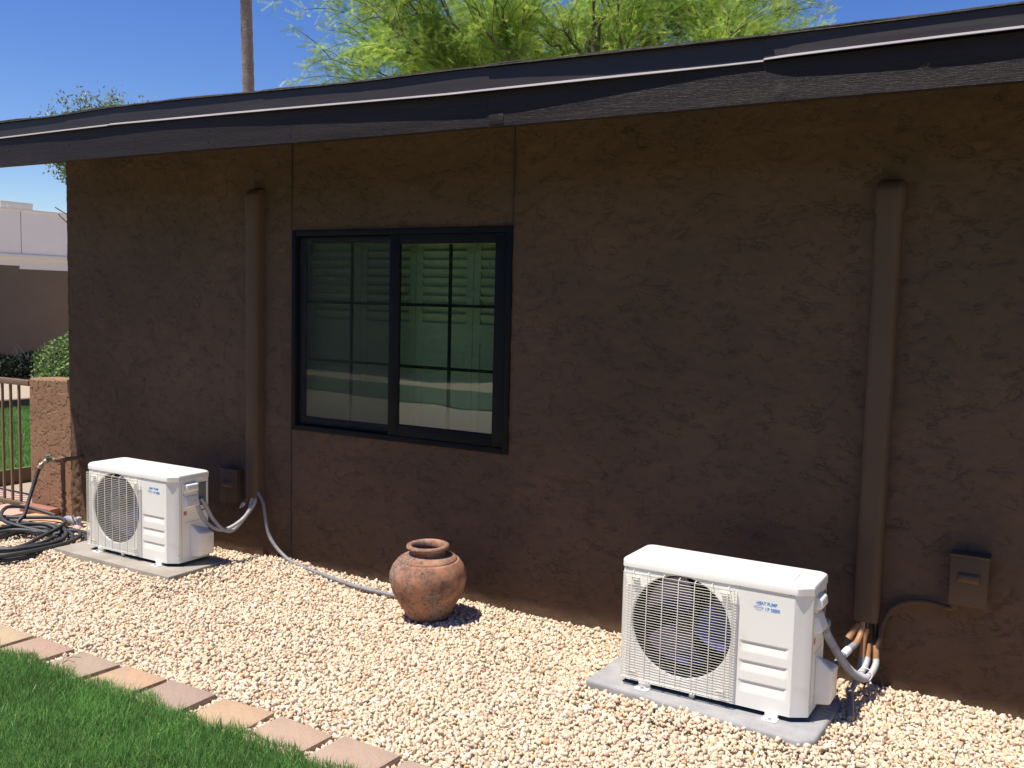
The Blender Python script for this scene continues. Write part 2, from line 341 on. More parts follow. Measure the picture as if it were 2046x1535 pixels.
# grass
def grass(name, x0, x1, y0, y1, dens, z, hmin, hmax, edge=True, wid=.0032):
    n = int((x1-x0)*(y1-y0)*dens); X = rng.uniform(x0, x1, n); Y = rng.uniform(y0, y1, n)
    if edge:
        e = -1.896+.014*np.sin(X*9)+.015*np.sin(X*23+1); k = Y < e+rng.normal(0, .008, n); X, Y = X[k], Y[k]; n = len(X)
    pn = np.sin(X*3.1+Y*2.2)*np.cos(Y*4.3-X*1.7)
    h = rng.uniform(hmin, hmax, n)*(1+.15*pn)*(1+.4*(rng.random(n) < .04)); az = rng.uniform(0, 2*np.pi, n); ln = np.abs(rng.normal(.35, .22, n))
    wd = rng.uniform(.6, 1.2, n)*wid; fa = rng.uniform(0, np.pi, n)
    dx, dy = np.cos(az)*ln*h, np.sin(az)*ln*h; px, py = np.cos(fa)*wd, np.sin(fa)*wd
    def P(t, s): return np.stack([X+dx*t*t+px*s, Y+dy*t*t+py*s, z+h*(t-.18*ln*t*t)], 1)
    V = np.stack([P(0, -.5), P(0, .5), P(.5, -.42), P(.5, .42), P(1, -.06), P(1, .06)], 1).reshape(-1, 3)
    F = (np.array([(0, 1, 3, 2), (2, 3, 5, 4)])[None]+(np.arange(n)*6)[:, None, None]).reshape(-1, 4)
    c = np.array([(.185, .37, .095)])*(1+.16*pn[:, None]+.14*np.sin(X*11+Y*7)[:, None]*np.sin(Y*13)[:, None])*rng.uniform(.6, 1.4, (n, 1)); y_ = rng.random(n)
    c = np.where((y_ < .10)[:, None], np.array([(.26, .42, .13)])*rng.uniform(.8, 1.2, (n, 1)), c)
    c = np.where((y_ > .965)[:, None], np.array([(.30, .25, .12)]), c)
    return tag(npmesh(name, V, F, m_grass, col=np.repeat(c, 6, 0)), kind='stuff')
g = grass('grass', -5.6, .2, -3.3, -1.84, 28000, .008, .026, .056)
g['label'] = 'dense green lawn grass along the row of pavers'; g['category'] = 'grass'
g = grass('grass', -12.45, -8.3, .4, 5.2, 5200, .08, .03, .06, edge=False, wid=.006)
g['label'] = 'green lawn grass seen through the brown railing'; g['category'] = 'grass'

# ------------------------------------------------------------------ pavers
pcol = [((.60, .46, .27), (.64, .50, .33)), ((.52, .34, .25), (.56, .40, .30)), ((.46, .36, .27), (.50, .37, .26)), ((.64, .40, .24), (.60, .44, .29)), ((.44, .31, .25), (.48, .36, .29)),
        ((.62, .42, .26), (.66, .46, .28)), ((.56, .38, .27), (.60, .44, .33)), ((.52, .37, .28), (.56, .40, .31)), ((.50, .36, .28), (.54, .42, .33))]
plab = ['yellowish tan paver at the left edge of the photo, first of the lawn border', 'dusty pink paver in the lawn border, right after the yellowish tan one', 'greyish tan paver with a dry twig on it in the lawn border',
        'bright orange peach paver between the greyish tan and the mauve brown pavers', 'mauve brown paver with a dark right edge in the lawn border', 'peach orange paver with one small dark spot in the lawn border',
        'large pinkish peach paver with a grey front corner beside the lawn tip', 'pinkish tan paver cut off by the bottom edge of the photo', 'sliver of a tan paver at the bottom edge, last of the visible border']
redges = [-4.32, -4.009, -3.668, -3.353, -3.045, -2.714, -2.395, -2.073, -1.750]
for i, xr in enumerate(redges):
    mt = pbr('paver_stone', tuple(.80*(.85*c+.15*k) for c, k in zip(pcol[i][0], (.55, .38, .27))), tuple(.66*(.6*c+.4*k) for c, k in zip(pcol[i][1], (.54, .39, .28))), .85, 5, 1.0, 28, .006)
    rz = R(random.uniform(-3, 3)); t = MB(); hw, hd = .140, .112
    nx = 8; V = []; 
    t.box(-hw, hw, -hd, hd, -.045, 0)
    o = t.build('paver', mt, bevel=.006)
    for v in o.data.vertices:
        q = noise.noise(Vector((v.co.x*9+i*5, v.co.y*9, v.co.z*4))); v.co += Vector((q*.012, noise.noise(Vector((v.co.y*8, i*3, 1)))*.012, q*.003))
    o.location = (xr-hw, -1.816, .020+random.uniform(-.003, .003)); o.rotation_euler = (R(random.uniform(-1, 1)), R(random.uniform(-1, 1.5)), rz)
    tag(o, plab[i], 'paver', 'pavers edging the lawn')
tw = MB()
for a in ((.1, .12, .035), (-.05, .14, .05), (.16, .02, .03)):
    tw.tube(spline([(0, 0, 0), (a[0]*.5, a[1]*.4, a[2]), (a[0], a[1], a[2]*.8)], 4), .0018, 5)
o = tw.build('dry_twig', m_twig); o.location = (-3.86, -1.87, .028); o.scale = (.5, .5, .8); tag(o, 'thin dark dry twig lying at the lawn edge on the greyish paver', 'twig')

# ------------------------------------------------------------------ house
house = thing('house', 'single storey house with dark brown stucco wall and black fascia', 'house', (-1, 3.5, 0))
HO = Vector((-1, 3.5, 0))
def hp(mb, name, mat, parent=None, **kw):
    mb.v = [(x-HO.x, y-HO.y, z-HO.z) for x, y, z in mb.v]
    return mb.build(name, mat, parent or house, **kw)
WX0, WX1, WZ0, WZ1 = -4.247, -2.650, .872, 2.116
def plate(x, z, s=1.0):
    a = noise.fractal(Vector((x*7, z*7, 3.1*s)), .9, 2.1, 5)+.35*noise.noise(Vector((x*25, z*25, 7)))
    b = noise.fractal(Vector((x*15+40, z*15, 1.3*s)), .9, 2.1, 4)
    sa = min(max((a-.05)/.05, 0), 1); sb = min(max((b-.18)/.05, 0), 1)
    return .0026*sa+.0018*sb+.0012*a
def grid_wall(x0, x1, z0, z1, step, yf, hole=None, extra=None, yback=None):
    xs = list(np.linspace(x0, x1, int((x1-x0)/step)+1)); zs = list(np.linspace(z0, z1, int((z1-z0)/step)+1))
    if hole:
        for L_, a in ((xs, hole[:2]), (zs, hole[2:])):
            for h in a:
                i = min(range(len(L_)), key=lambda i: abs(L_[i]-h)); L_[i] = h
    nx, nz = len(xs), len(zs); V = []
    for z in zs:
        for x in xs:
            h = plate(x, z)+(extra(x, z) if extra else 0)
            V.append((x, yf-h, z))
    F = []
    for j in range(nz-1):
        for i in range(nx-1):
            if hole and xs[i] >= hole[0]-1e-6 and xs[i+1] <= hole[1]+1e-6 and zs[j] >= hole[2]-1e-6 and zs[j+1] <= hole[3]+1e-6: continue
            F.append((j*nx+i, j*nx+i+1, (j+1)*nx+i+1, (j+1)*nx+i))
    return V, F
def rough_band(x, z):
    d = abs(x+6.41+.03*math.sin(z*9)); 
    if d > .09 or z > .86: return 0
    k = (1-d/.09)
    return .022*k*max(0, noise.fractal(Vector((x*30, z*22, 2)), .8, 2, 3)+.25)
V, F = grid_wall(-6.51, 3.0, -.1, 2.80, .0125, 0, (WX0, WX1, WZ0, WZ1), rough_band)
wl = MB(); wl.v = V; wl.f = F
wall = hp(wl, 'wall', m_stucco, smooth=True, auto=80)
hp(MB().box(-6.51, -6.31, .008, 7, -.1, 2.80).box(2.99, 3.0, .004, 7, -.1, 2.8).box(-6.31, 2.99, 6.8, 7, -.1, 2.8)
   .box(WX0-.12, WX0-.002, .012, .14, WZ0-.1, WZ1+.1).box(WX1+.002, WX1+.12, .012, .14, WZ0-.1, WZ1+.1)
   .box(WX0-.002, WX1+.002, .012, .14, WZ1+.002, WZ1+.1).box(WX0-.002, WX1+.002, .012, .14, WZ0-.1, WZ0-.002), 'side_wall', m_stucco)
hp(MB().box(-6.3, WX0-.13, .10, .14, -.1, 2.8).box(WX1+.13, 2.98, .10, .14, -.1, 2.8).box(WX0-.13, WX1+.13, .10, .14, -.1, WZ0-.11).box(WX0-.13, WX1+.13, .10, .14, WZ1+.11, 2.8)
   .box(-6.3, 2.98, .15, 6.8, 2.55, 2.6).box(-6.3, 2.98, .15, 6.8, -.02, 0).box(-4.9, -2.0, 2.6, 2.7, 0, 2.55).box(-4.95, -4.9, .15, 2.7, 0, 2.55).box(-2.0, -1.95, .15, 2.7, 0, 2.55), 'interior_partition', m_room)
# gable end
hp(MB().add([(-6.5, .05, 2.79), (-6.5, 6.95, 2.79), (-6.5, 3.5, 3.52), (-6.4, .05, 2.79), (-6.4, 6.95, 2.79), (-6.4, 3.5, 3.52)], [(0, 1, 2), (3, 5, 4), (0, 2, 5, 3), (1, 4, 5, 2), (0, 3, 4, 1)]), 'gable_wall', m_stucco)
for (x, z0, z1) in ((-4.256, 2.12, 2.72), (-4.252, .0, .868), (-2.655, 2.12, 2.72)):
    b = MB()
    zz = np.linspace(z0, z1, 12)
    b.box(x-.0035, x+.0035, -.0085, .003, z0, z1); hp(b, 'joint_bead', m_bead)
# roof
EY = -.765; RL, RR = -6.93, 3.4
TOPP = [(-7, 2.79), (-6.084, 2.790), (-5.506, 2.786), (-5.049, 2.796), (-4.451, 2.794), (-3.656, 2.776), (-3.153, 2.766), (-2.559, 2.766), (-1.845, 2.757), (-1.13, 2.749), (-.62, 2.749), (-.233, 2.755), (4, 2.76)]
LIPP = [(-7, 2.683), (-6.088, 2.686), (-4.987, 2.689), (-4.004, 2.676), (-3.152, 2.66), (-2.557, 2.650), (-1.795, 2.650), (-1.108, 2.650), (-.227, 2.660), (4, 2.665)]
BOTP = [(-7, 2.505), (-6.095, 2.504), (-4.02, 2.497), (-3.15, 2.491), (-1.2, 2.493), (4, 2.494)]
ip = lambda T, x: float(np.interp(x, [a for a, _ in T], [b for _, b in T]))
sl = .2125
rf = MB(); 
V = [(RL, EY+.035, 2.767), (RR, EY+.035, 2.740), (RR, 3.5, 2.735+sl*4.27), (RL, 3.5, 2.762+sl*4.27), (RL, 7.75, 2.75), (RR, 7.75, 2.73)]
V2 = [(x, y, z-.03) for x, y, z in V]
rf.add(V+V2, [(0, 1, 2, 3), (3, 2, 5, 4), (6, 9, 8, 7), (9, 10, 11, 8), (0, 6, 7, 1), (4, 5, 11, 10), (0, 3, 9, 6), (3, 4, 10, 9), (1, 7, 8, 2), (2, 8, 11, 5)])
roof = hp(rf, 'roof', m_shingle)
# shingle courses at the eave, with uneven butts
se = MB(); x = RL
random.seed(3)
while x < RR:
    wd = random.uniform(.25, .95); dz = random.uniform(-.001, .007); dy = random.uniform(-.004, .005)
    for layer in (0, 1):
        y0 = EY-.004+dy+layer*.010; th = .0045
        n = max(2, int(wd/.08)); P = []
        for i in range(n+1):
            xx = min(x+wd*i/n, RR); zt = ip(TOPP, xx)-.006+layer*.0052+(dz if layer else 0)*math.sin(math.pi*min(1, i/n*1.4+.1))+random.uniform(-.0006, .0006)
            P += [(xx, y0, zt), (xx, y0, zt-th), (xx, y0+.35, zt+sl*.35), (xx, y0+.35, zt-th+sl*.35)]
        F = []
        for i in range(n):
            a = i*4; b = a+4; F += [(a, a+1, b+1, b), (a, b, b+2, a+2), (a+1, a+3, b+3, b+1)]
        F += [(0, 2, 3, 1), (n*4, n*4+1, n*4+3, n*4+2)]
        se.add(P, F)
    x += wd
hp(se, 'eave_shingles', m_shingle)
hp(MB().add([(RL, -.70, 2.60), (RR, -.70, 2.59), (RR, .2, 2.79), (RL, .2, 2.80), (RL, -.70, 2.615), (RR, -.70, 2.605), (RR, .2, 2.805), (RL, .2, 2.815)], [(0, 3, 2, 1), (4, 5, 6, 7), (0, 1, 5, 4), (3, 7, 6, 2), (0, 4, 7, 3), (1, 2, 6, 5)]), 'soffit', m_soffit)
# fascia boards (a step at the joint near x=-2.36) with a little warp and knots
def board(xa, xb, name, yf, topf, botf, th, wob, mat, knots=()):
    xs = np.arange(xa, xb+.001, .02); xs[-1] = xb; zs = 9; V = []; nx = len(xs)
    for j in range(zs):
        for x in xs:
            zt, zb = topf(x), botf(x); z = zb+(zt-zb)*j/(zs-1)
            y = yf+wob(x)-.0012*noise.noise(Vector((x*2.2, 0, z*70)))
            for (kx, kz, kr) in knots:
                d = math.hypot(x-kx, (z-kz)*1.2)/kr
                if d < 2: y -= .011*math.exp(-((d-.8)/.4)**2)-.006*math.exp(-(d/.35)**2)
            V.append((x, y, z))
    V += [(x, yf+th, botf(x)) for x in xs]+[(x, yf+th, topf(x)) for x in xs]
    F = [(j*nx+i, j*nx+i+1, (j+1)*nx+i+1, (j+1)*nx+i) for j in range(zs-1) for i in range(nx-1)]
    B = zs*nx; T = B+nx
    F += [(B+i, B+i+1, i+1, i) for i in range(nx-1)]+[((zs-1)*nx+i, (zs-1)*nx+i+1, T+i+1, T+i) for i in range(nx-1)]+[(B+i+1, B+i, T+i, T+i+1) for i in range(nx-1)]
    F += [tuple([j*nx for j in range(zs)]+[T, B]), tuple(reversed([j*nx+nx-1 for j in range(zs)]+[T+nx-1, B+nx-1]))]
    b = MB(); b.v = V; b.f = F; return hp(b, name, mat, smooth=True, auto=50)
WBT = [(-7, -.016), (-5.6, -.018), (-5.2, -.014), (-4.4, -.013), (-3.4, -.010), (-2.6, .000), (-2.2, .002), (-1.6, -.002), (-1.1, -.006), (-.4, -.003), (3, -.004)]
wb = lambda x: ip(WBT, x)+.0012*math.sin(x*2.9)
lipz = lambda x: ip(LIPP, x)
board(RL, -2.362, 'fascia_board', -.742, lambda x: lipz(x)-.004, lambda x: ip(BOTP, x)+.003, .04, wb, m_fascia)
board(-2.360, RR, 'fascia_board', -.744, lambda x: lipz(x)-.004, lambda x: ip(BOTP, x), .04, wb, m_fascia, knots=((-1.024, 2.528, .016), (-.53, 2.590, .018), (-1.9, 2.53, .008), (-2.31, 2.527, .008)))
nb2 = MB(); nb2.box(-2.352, -2.275, -.7448, -.742, 2.500, 2.556); hp(nb2, 'joint_patch', m_fascia, bevel=.002)
for xn in np.arange(-6.6, 3.2, .61):
    for zz in (.04, .10): 
        q = MB().tube([(xn+.01*math.sin(xn*9), -.742+wb(xn)-.0022, ip(BOTP, xn)+zz), (xn+.01*math.sin(xn*9), -.742+wb(xn)+.002, ip(BOTP, xn)+zz)], .0042, 8); hp(q, 'nail_head', m_fascia)
# metal flashing in lengths, each with a flared lip
for (xa, xb, dz, dy) in ((RL, -4.98, -.003, 0), (-4.98, -1.107, .0, -.001), (-1.107, RR, .005, -.004)):
    WB2 = [(-7, .001), (-5.6, -.003), (-5, -.001), (-4, -.001), (-3.2, -.003), (-2.4, -.002), (-1.9, .004), (-1.3, .012), (-1.10, .012), (-1.0, .004), (-.5, .001), (3, 0)]; wob2 = lambda x: ip(WB2, x)+.0012*math.sin(x*4.1+1)
    board(xa+.0005, xb-.0005, 'flashing', -.751+dy, lambda x: ip(TOPP, x)-.012, lambda x: lipz(x)+.006+dz, .006, wob2, m_flash)
    xs = np.arange(xa, xb+.05, .1); xs[-1] = xb; V = []; n = len(xs)
    for x in xs:
        y = -.7525+dy+wob2(x); z = lipz(x)+dz
        wv = .0018*math.sin(x*2.7)
        V += [(x, y, z+.0085), (x, y-.0195+wv, z-.0045), (x, y-.0185+wv, z-.0065), (x, y+.003, z+.0060)]
    F = [(i*4+a, i*4+4+a, i*4+4+(a+1) % 4, i*4+(a+1) % 4) for i in range(n-1) for a in range(4)]+[(0, 1, 2, 3), (n*4-1, n*4-2, n*4-3, n*4-4)]
    b = MB(); b.v = V; b.f = F; hp(b, 'drip_edge', m_lip)

# window: part of the house > frame, sashes, panes, muntins, shutters
wf = MB()
def rect_frame(mb, x0, x1, z0, z1, w_, y0, y1, wb_=None, wt_=None):
    wb_ = wb_ or w_; wt_ = wt_ or w_
    mb.box(x0, x0+w_, y0, y1, z0, z1).box(x1-w_, x1, y0, y1, z0, z1).box(x0+w_, x1-w_, y0, y1, z0, z0+wb_).box(x0+w_, x1-w_, y0, y1, z1-wt_, z1)
rect_frame(wf, WX0, WX1, WZ0, WZ1, .034, -.014, .055)
win = hp(wf, 'window', m_frame, bevel=.003)
def wp(mb, name, mat, **kw): return hp(mb, name, mat, win, **kw)
s1 = MB(); rect_frame(s1, WX0+.036, -3.43, WZ0+.036, WZ1-.036, .05, .016, .040, .052, .040); wp(s1, 'sash', m_frame, bevel=.003)
s2 = MB(); rect_frame(s2, -3.482, WX1-.036, WZ0+.036, WZ1-.036, .072, -.010, .0135, .068, .055); wp(s2, 'sash', m_frame, bevel=.003)
wp(MB().box(WX0+.088, -3.484, .026, .030, WZ0+.09, WZ1-.078), 'pane', m_glass)
wp(MB().box(-3.409, WX1-.110, .000, .004, WZ0+.106, WZ1-.093), 'pane', m_glass)
sc_ = MB(); sc_.add([(WX0+.05, .012, WZ0+.05), (-3.45, .012, WZ0+.05), (-3.45, .012, WZ1-.05), (WX0+.05, .012, WZ1-.05)], [(0, 1, 2, 3)]); wp(sc_, 'insect_screen', m_screen)
mz = [WZ0+.09+(WZ1-WZ0-.17)*k/3 for k in (1, 2)]
mn = MB(); mn.box(-3.80-.009, -3.80+.009, .031, .038, WZ0+.09, WZ1-.078)
for z in mz: mn.box(WX0+.088, -3.81, .031, .038, z-.008, z+.008).box(-3.79, -3.484, .031, .038, z-.008, z+.008)
wp(mn, 'muntin_grid', m_muntin)
mn = MB(); mn.box(-3.062-.010, -3.062+.010, .005, .012, WZ0+.106, WZ1-.093)
for z in mz: mn.box(-3.409, -3.073, .005, .012, z-.009, z+.009).box(-3.051, WX1-.110, .005, .012, z-.009, z+.009)
wp(mn, 'muntin_grid', m_muntin)
# plantation shutters hung just inside
for (x0, x1) in ((-4.235, -3.79), (-3.786, -3.375), (-3.371, -2.972), (-2.968, -2.66)):
    sh = MB(); st = .045; y0, y1 = .105, .128
    sh.box(x0, x0+st, y0, y1, WZ0, WZ1+.04).box(x1-st, x1, y0, y1, WZ0, WZ1+.04)
    for (a, b) in ((WZ0, WZ0+.06), (1.465, 1.575), (WZ1-.02, WZ1+.04)): sh.box(x0+st, x1-st, y0+.001, y1-.001, a, b)
    for (a, b, tilt) in ((1.578, WZ1-.022, R(-24)), (WZ0+.063, 1.462, R(8))):
        n = round((b-a)/.0505); hh = (b-a)/n
        for k in range(n):
            zc = a+(k+.5)*hh; c, s = math.cos(tilt), math.sin(tilt); V = []
            for (u, v) in ((-.029, -.003), (-.029, .003), (.029, .003), (.029, -.003)):
                V.append((y0+.012+u*s+v*c, zc+u*c-v*s))
            xa, xb = x0+st+.001, x1-st-.001
            sh.add([(xa, yy, zz) for yy, zz in V]+[(xb, yy, zz) for yy, zz in V], [(0, 1, 2, 3), (7, 6, 5, 4), (0, 4, 5, 1), (1, 5, 6, 2), (2, 6, 7, 3), (3, 7, 4, 0)])
    wp(sh, 'shutter', m_shut)

# ------------------------------------------------------------------ brown line covers and disconnect boxes on the wall
def line_cover(x, z0, z1, label):
    t = thing('line_cover', label, 'pipe cover', (x, 0, z0), 0, 'brown pipe covers on the wall')
    hw, d = .055, .076
    out = [(hw, -.001)]
    for k in range(0, 17):
        a = math.pi*k/16; out.append((hw*(abs(math.cos(a))**.55)*(1 if math.cos(a) > 0 else -1), -.02-(d-.02)*(math.sin(a)**.7)))
    out.append((-hw, -.001)); out = out[::-1]
    H = z1-z0
    MB().prism(out, 0, H-.13).build('channel', m_cover, t, smooth=True, auto=35)
    e = MB(); o2 = [(x_*1.09, y_*1.07) for x_, y_ in out]; n = len(o2); V = []; st = [(0, 1), (.004, 1.0)]
    rings = [(H-.15, 1.0)]+[(H-.06+.06*math.sin(a), math.cos(a)) for a in [R(10*k) for k in range(0, 9)]]
    for (z, s) in rings: V += [(xx*(.75+.25*s), min(-.001, yy*s), z) for xx, yy in o2]
    k = len(rings); F = [(i*n+j, i*n+(j+1) % n, (i+1)*n+(j+1) % n, (i+1)*n+j) for i in range(k-1) for j in range(n)]+[tuple(reversed(range(n))), tuple((k-1)*n+j for j in range(n))]
    e.add(V, F).build('elbow_cap', m_cover, t, smooth=True, auto=35)
    return t
line_cover(-4.547, .405, 2.385, 'brown painted vertical pipe cover on the wall left of the window')
line_cover(-.742, .325, 2.275, 'brown painted vertical pipe cover on the wall behind the right heat pump')
def dis_box(x0, x1, z0, z1, d, label, bump=True):
    t = thing('disconnect_box', label, 'electrical box', (x0, 0, z0), 0, 'electrical boxes on the wall'); W_, H_ = x1-x0, z1-z0
    MB().box(0.004, W_-.004, -d+.012, -.002, 0, H_-.006).build('enclosure', m_cover, t, bevel=.002)
    MB().box(-.001, W_+.001, -d, -d+.012, -.006, H_-.010).box(-.004, W_+.004, -d-.006, -.003, H_-.009, H_+.002).build('lid', m_cover, t, bevel=.002)
    if bump:
        MB().add([(.028, -d-.0005, H_*.44), (W_-.028, -d-.0005, H_*.44), (W_-.032, -d-.016, H_*.52), (.032, -d-.016, H_*.52), (.028, -d-.0005, H_*.66), (W_-.028, -d-.0005, H_*.66), (W_-.036, -d-.016, H_*.60), (.036, -d-.016, H_*.60)],
                 [(0, 1, 2, 3), (3, 2, 6, 7), (7, 6, 5, 4), (0, 3, 7, 4), (1, 5, 6, 2), (0, 4, 5, 1)]).build('handle', m_cover, t, bevel=.002)
    MB().lathe([(.016, -.028), (.018, -.010), (.014, 0)], 14, (.02, -.04, 0)).build('conduit_hub', m_cover, t, smooth=True)
    return t
dis_box(-.408, -.263, .478, .690, .075, 'brown painted disconnect box on the wall at the right edge of the photo')
dis_box(-4.835, -4.680, .35, .568, .06, 'dark shaded disconnect box on the wall behind the left heat pump')

# ------------------------------------------------------------------ heat pump units
UW, UD, UH = .80, .275, .543
FC = (.266, .275); FR = .222
def outline(x0, x1, y0, y1, rfl, rfr, rbr, rbl, n=6):
    P = []
    for (cx, cy, r, a0) in ((x0+rfl, y0+rfl, rfl, 180), (x1-rfr, y0+rfr, rfr, 270), (x1-rbr, y1-rbr, rbr, 0), (x0+rbl, y1-rbl, rbl, 90)):
        for k in range(n+1):
            a = R(a0+90*k/n); P.append((cx+r*math.cos(a), cy+r*math.sin(a)))
    return P
def heat_pump(label):
    t = thing('heat_pump', label, 'heat pump', group='white outdoor heat pump units')
    # casing
    c = MB(); Ht = UH-.040
    out = outline(0, UW, 0, UD, .012, .052, .02, .03, 7); cf = [(UW-.064, 0), (UW-.0625, .0004), (UW-.061, .0014)]+[(UW-.031, .0205)]+[(UW-.0016, .0395), (UW-.0004, .041), (UW, .043), (UW, .052)]; out[8:16] = cf
    n = len(out)
    # front corner: flattened chamfer
    V = [(x, y, 0) for x, y in out]+[(x, y, Ht) for x, y in out]
    F = [(i, (i+1) % n, n+(i+1) % n, n+i) for i in range(n) if i != 7]          # leave the front face out
    c.add(V, F)
    xl, xr = out[7][0], out[8][0]
    # front: square with round fan opening
    xs = .508; m = 64; ring = []; sq = []
    for k in range(m):
        a = 2*math.pi*(k+.5)/m; dx, dz = math.cos(a), math.sin(a)
        ring.append((FC[0]+FR*dx, 0, FC[1]+FR*dz))
        tt = min([((xs if dx > 0 else xl)-FC[0])/dx if abs(dx) > 1e-6 else 9, ((Ht if dz > 0 else 0)-FC[1])/dz if abs(dz) > 1e-6 else 9])
        sq.append((FC[0]+tt*dx, 0, FC[1]+tt*dz))
    for (cx, cz) in ((xl, 0), (xs, 0), (xl, Ht), (xs, Ht)):
        i = min(range(m), key=lambda i: (sq[i][0]-cx)**2+(sq[i][2]-cz)**2); sq[i] = (cx, 0, cz)
    c.add(ring+sq, [(k, (k+1) % m, m+(k+1) % m, m+k) for k in range(m)])
    r1 = [(FC[0]+(FR-.005)*math.cos(2*math.pi*(k+.5)/m), .009, FC[1]+(FR-.005)*math.sin(2*math.pi*(k+.5)/m)) for k in range(m)]
    r2 = [(x, .085, z) for x, y, z in r1]
    c.add(ring+r1, [(k, (k+1) % m, m+(k+1) % m, m+k) for k in range(m)])
    # front right: pressed louvre recesses
    gx = np.linspace(xs, xr, 49); gz = np.linspace(0, Ht, 200); V = []
    def dent(x, z):
        y = 0
        for zt, hh in ((.272, .040), (.192, .042), (.108, .046)):
            u = (x-.622)/.088; 
            if abs(u) < 1.12:
                e = min(1, max(0, (1.12-abs(u))/.14)); v = (zt-z)/hh
                if -.12 < v < 1: y += .0065*e*(min(1, (v+.12)/.14) if v < .02 else (1-v)**1.1)
        return y
    for z in gz:
        for x in gx: V.append((x, dent(x, z), z))
    c.add(V, [(j*49+i, j*49+i+1, (j+1)*49+i+1, (j+1)*49+i) for j in range(199) for i in range(48)])
    o = c.build('casing', m_white, t, smooth=True, auto=28)
    # lid
    l = MB(); lo = outline(-.004, UW+.004, -.005, UD+.004, .016, .056, .024, .034, 5); lo[6:12] = [(UW-.054, -.005), (UW-.050, -.0035), (UW-.030, .0125), (UW-.004, .0350), (UW+.002, .040), (UW+.004, .046)]; n = len(lo); cx, cy = UW/2, UD/2
    rings = [(Ht-.004, 0), (Ht+.022, 0), (Ht+.030, .004), (Ht+.036, .014)]; V = []
    for z, ins in rings: V += [(x-(x-cx)*ins/(UW/2), y-(y-cy)*ins/(UD/2), z) for x, y in lo]
    F = [(r*n+i, r*n+(i+1) % n, (r+1)*n+(i+1) % n, (r+1)*n+i) for r in range(3) for i in range(n)]+[tuple(reversed(range(n))), tuple(3*n+i for i in range(n))]
    l.add(V, F)
    l.box(.055, .67, .035, UD-.035, Ht+.0355, Ht+.0385)
    l.box(.705, .715, .03, UD-.05, Ht+.0355, Ht+.0395)
    l.build('lid', m_white2, t, smooth=True, auto=28)
    # inner: shroud back, coil, fan
    MB().box(.012, .510, .225, .232, .01, Ht-.01).build('coil', m_coilm, t)
    MB().add([(x, .0095, z) for x, y, z in r1]+[(x, .12, z) for x, y, z in r1], [(k, (k+1) % m, m+(k+1) % m, m+k) for k in range(m)]).box(.500, .506, .012, .224, .01, Ht-.01).box(.012, .5, .012, .224, .005, .009).box(.012, .5, .012, .224, Ht-.009, Ht-.005).build('inner_housing', m_dark, t)
    f = thing('fan', None, None); f.parent = t; f.location = (FC[0], .10, FC[1]); f.rotation_euler = (0, R(25), 0)
    hb = MB(); hb.lathe([(.012, -.04), (.045, -.036), (.05, -.01), (.05, .03)], 24); hb.v = [(x, z, y) for x, y, z in hb.v]; hb.build('hub', m_dark, f, smooth=True)
    for k in range(3):
        V = []; nr, na = 7, 9
        for i in range(nr):
            r = .046+(.198-.046)*i/(nr-1)
            for j in range(na):
                a = R(120*k)+R(-18+ (86-6*math.sin(i/(nr-1)*3))*(j/(na-1)))+.25*(i/(nr-1))**2
                V.append((r*math.cos(a), -.03+.055*(j/(na-1))+.006*math.sin(3*i/(nr-1)), r*math.sin(a)))
        MB().add(V, [(i*na+j, i*na+j+1, (i+1)*na+j+1, (i+1)*na+j) for i in range(nr-1) for j in range(na-1)]).build('blade', m_blade, f, smooth=True)
    mo = MB(); mo.box(FC[0]-.02, FC[0]+.02, .19, .205, .02, Ht-.02); mo.build('motor_bracket', m_dark, t)
    # wire guard
    g = MB(); x0, x1, z0, z1 = .016, .503, .012, .487; yo = -.019; nh = 40
    for k in range(nh):
        z = z0+.012+(z1-z0-.024)*k/(nh-1)
        g.tube([(x0-.012, .004, z), (x0-.010, yo+.006, z), (x0-.004, yo, z), (x1-.006, yo, z), (x1, yo+.005, z), (x1, -.001, z)], .00105, 5)
    for k in range(7):
        x = x0+.034+(x1-x0-.066)*k/6
        g.tube([(x, -.001, z0), (x, yo+.001, z0+.004), (x, yo-.0018, z0+.012), (x, yo-.0018, z1-.012), (x, yo+.001, z1-.004), (x, -.001, z1)], .0021, 5)
    g.tube([(x0-.004, yo-.0016, z0+.006), (x1-.004, yo-.0016, z0+.006), (x1-.004, yo-.0016, z1-.006), (x0-.004, yo-.0016, z1-.006), (x0-.004, yo-.0016, z0+.006)], .0018, 5)
    for (cx, cz) in ((.06, .455), (.455, .455), (.06, .045), (.455, .045)):
        g.box(cx-.016, cx+.016, yo+.001, -.0005, cz-.004, cz+.004)
    g.build('fan_guard', m_wire, t, smooth=True, auto=60)
    # right side: handle cover, cable cover, valve cover, plates
    hc = MB(); hc.add([(UW-.001, .075, .425), (UW-.001, .175, .425), (UW-.001, .175, .485), (UW-.001, .075, .485), (UW+.030, .083, .440), (UW+.030, .167, .440), (UW+.024, .170, .474), (UW+.024, .080, .474)],
                      [(0, 1, 5, 4), (1, 2, 6, 5), (2, 3, 7, 6), (3, 0, 4, 7), (4, 5, 6, 7), (3, 2, 1, 0)]); hc.build('handle', m_white, t, bevel=.006, seg=3)
    cc = MB(); cc.add([(UW-.001, .070, .330), (UW-.001, .180, .330), (UW-.001, .180, .405), (UW-.001, .070, .405), (UW+.034, .085, .345), (UW+.034, .172, .345), (UW+.012, .172, .400), (UW+.012, .085, .400)],
                      [(0, 1, 5, 4), (1, 2, 6, 5), (2, 3, 7, 6), (3, 0, 4, 7), (4, 5, 6, 7), (3, 2, 1, 0)]); cc.build('cable_cover', m_white, t, bevel=.004, seg=3)
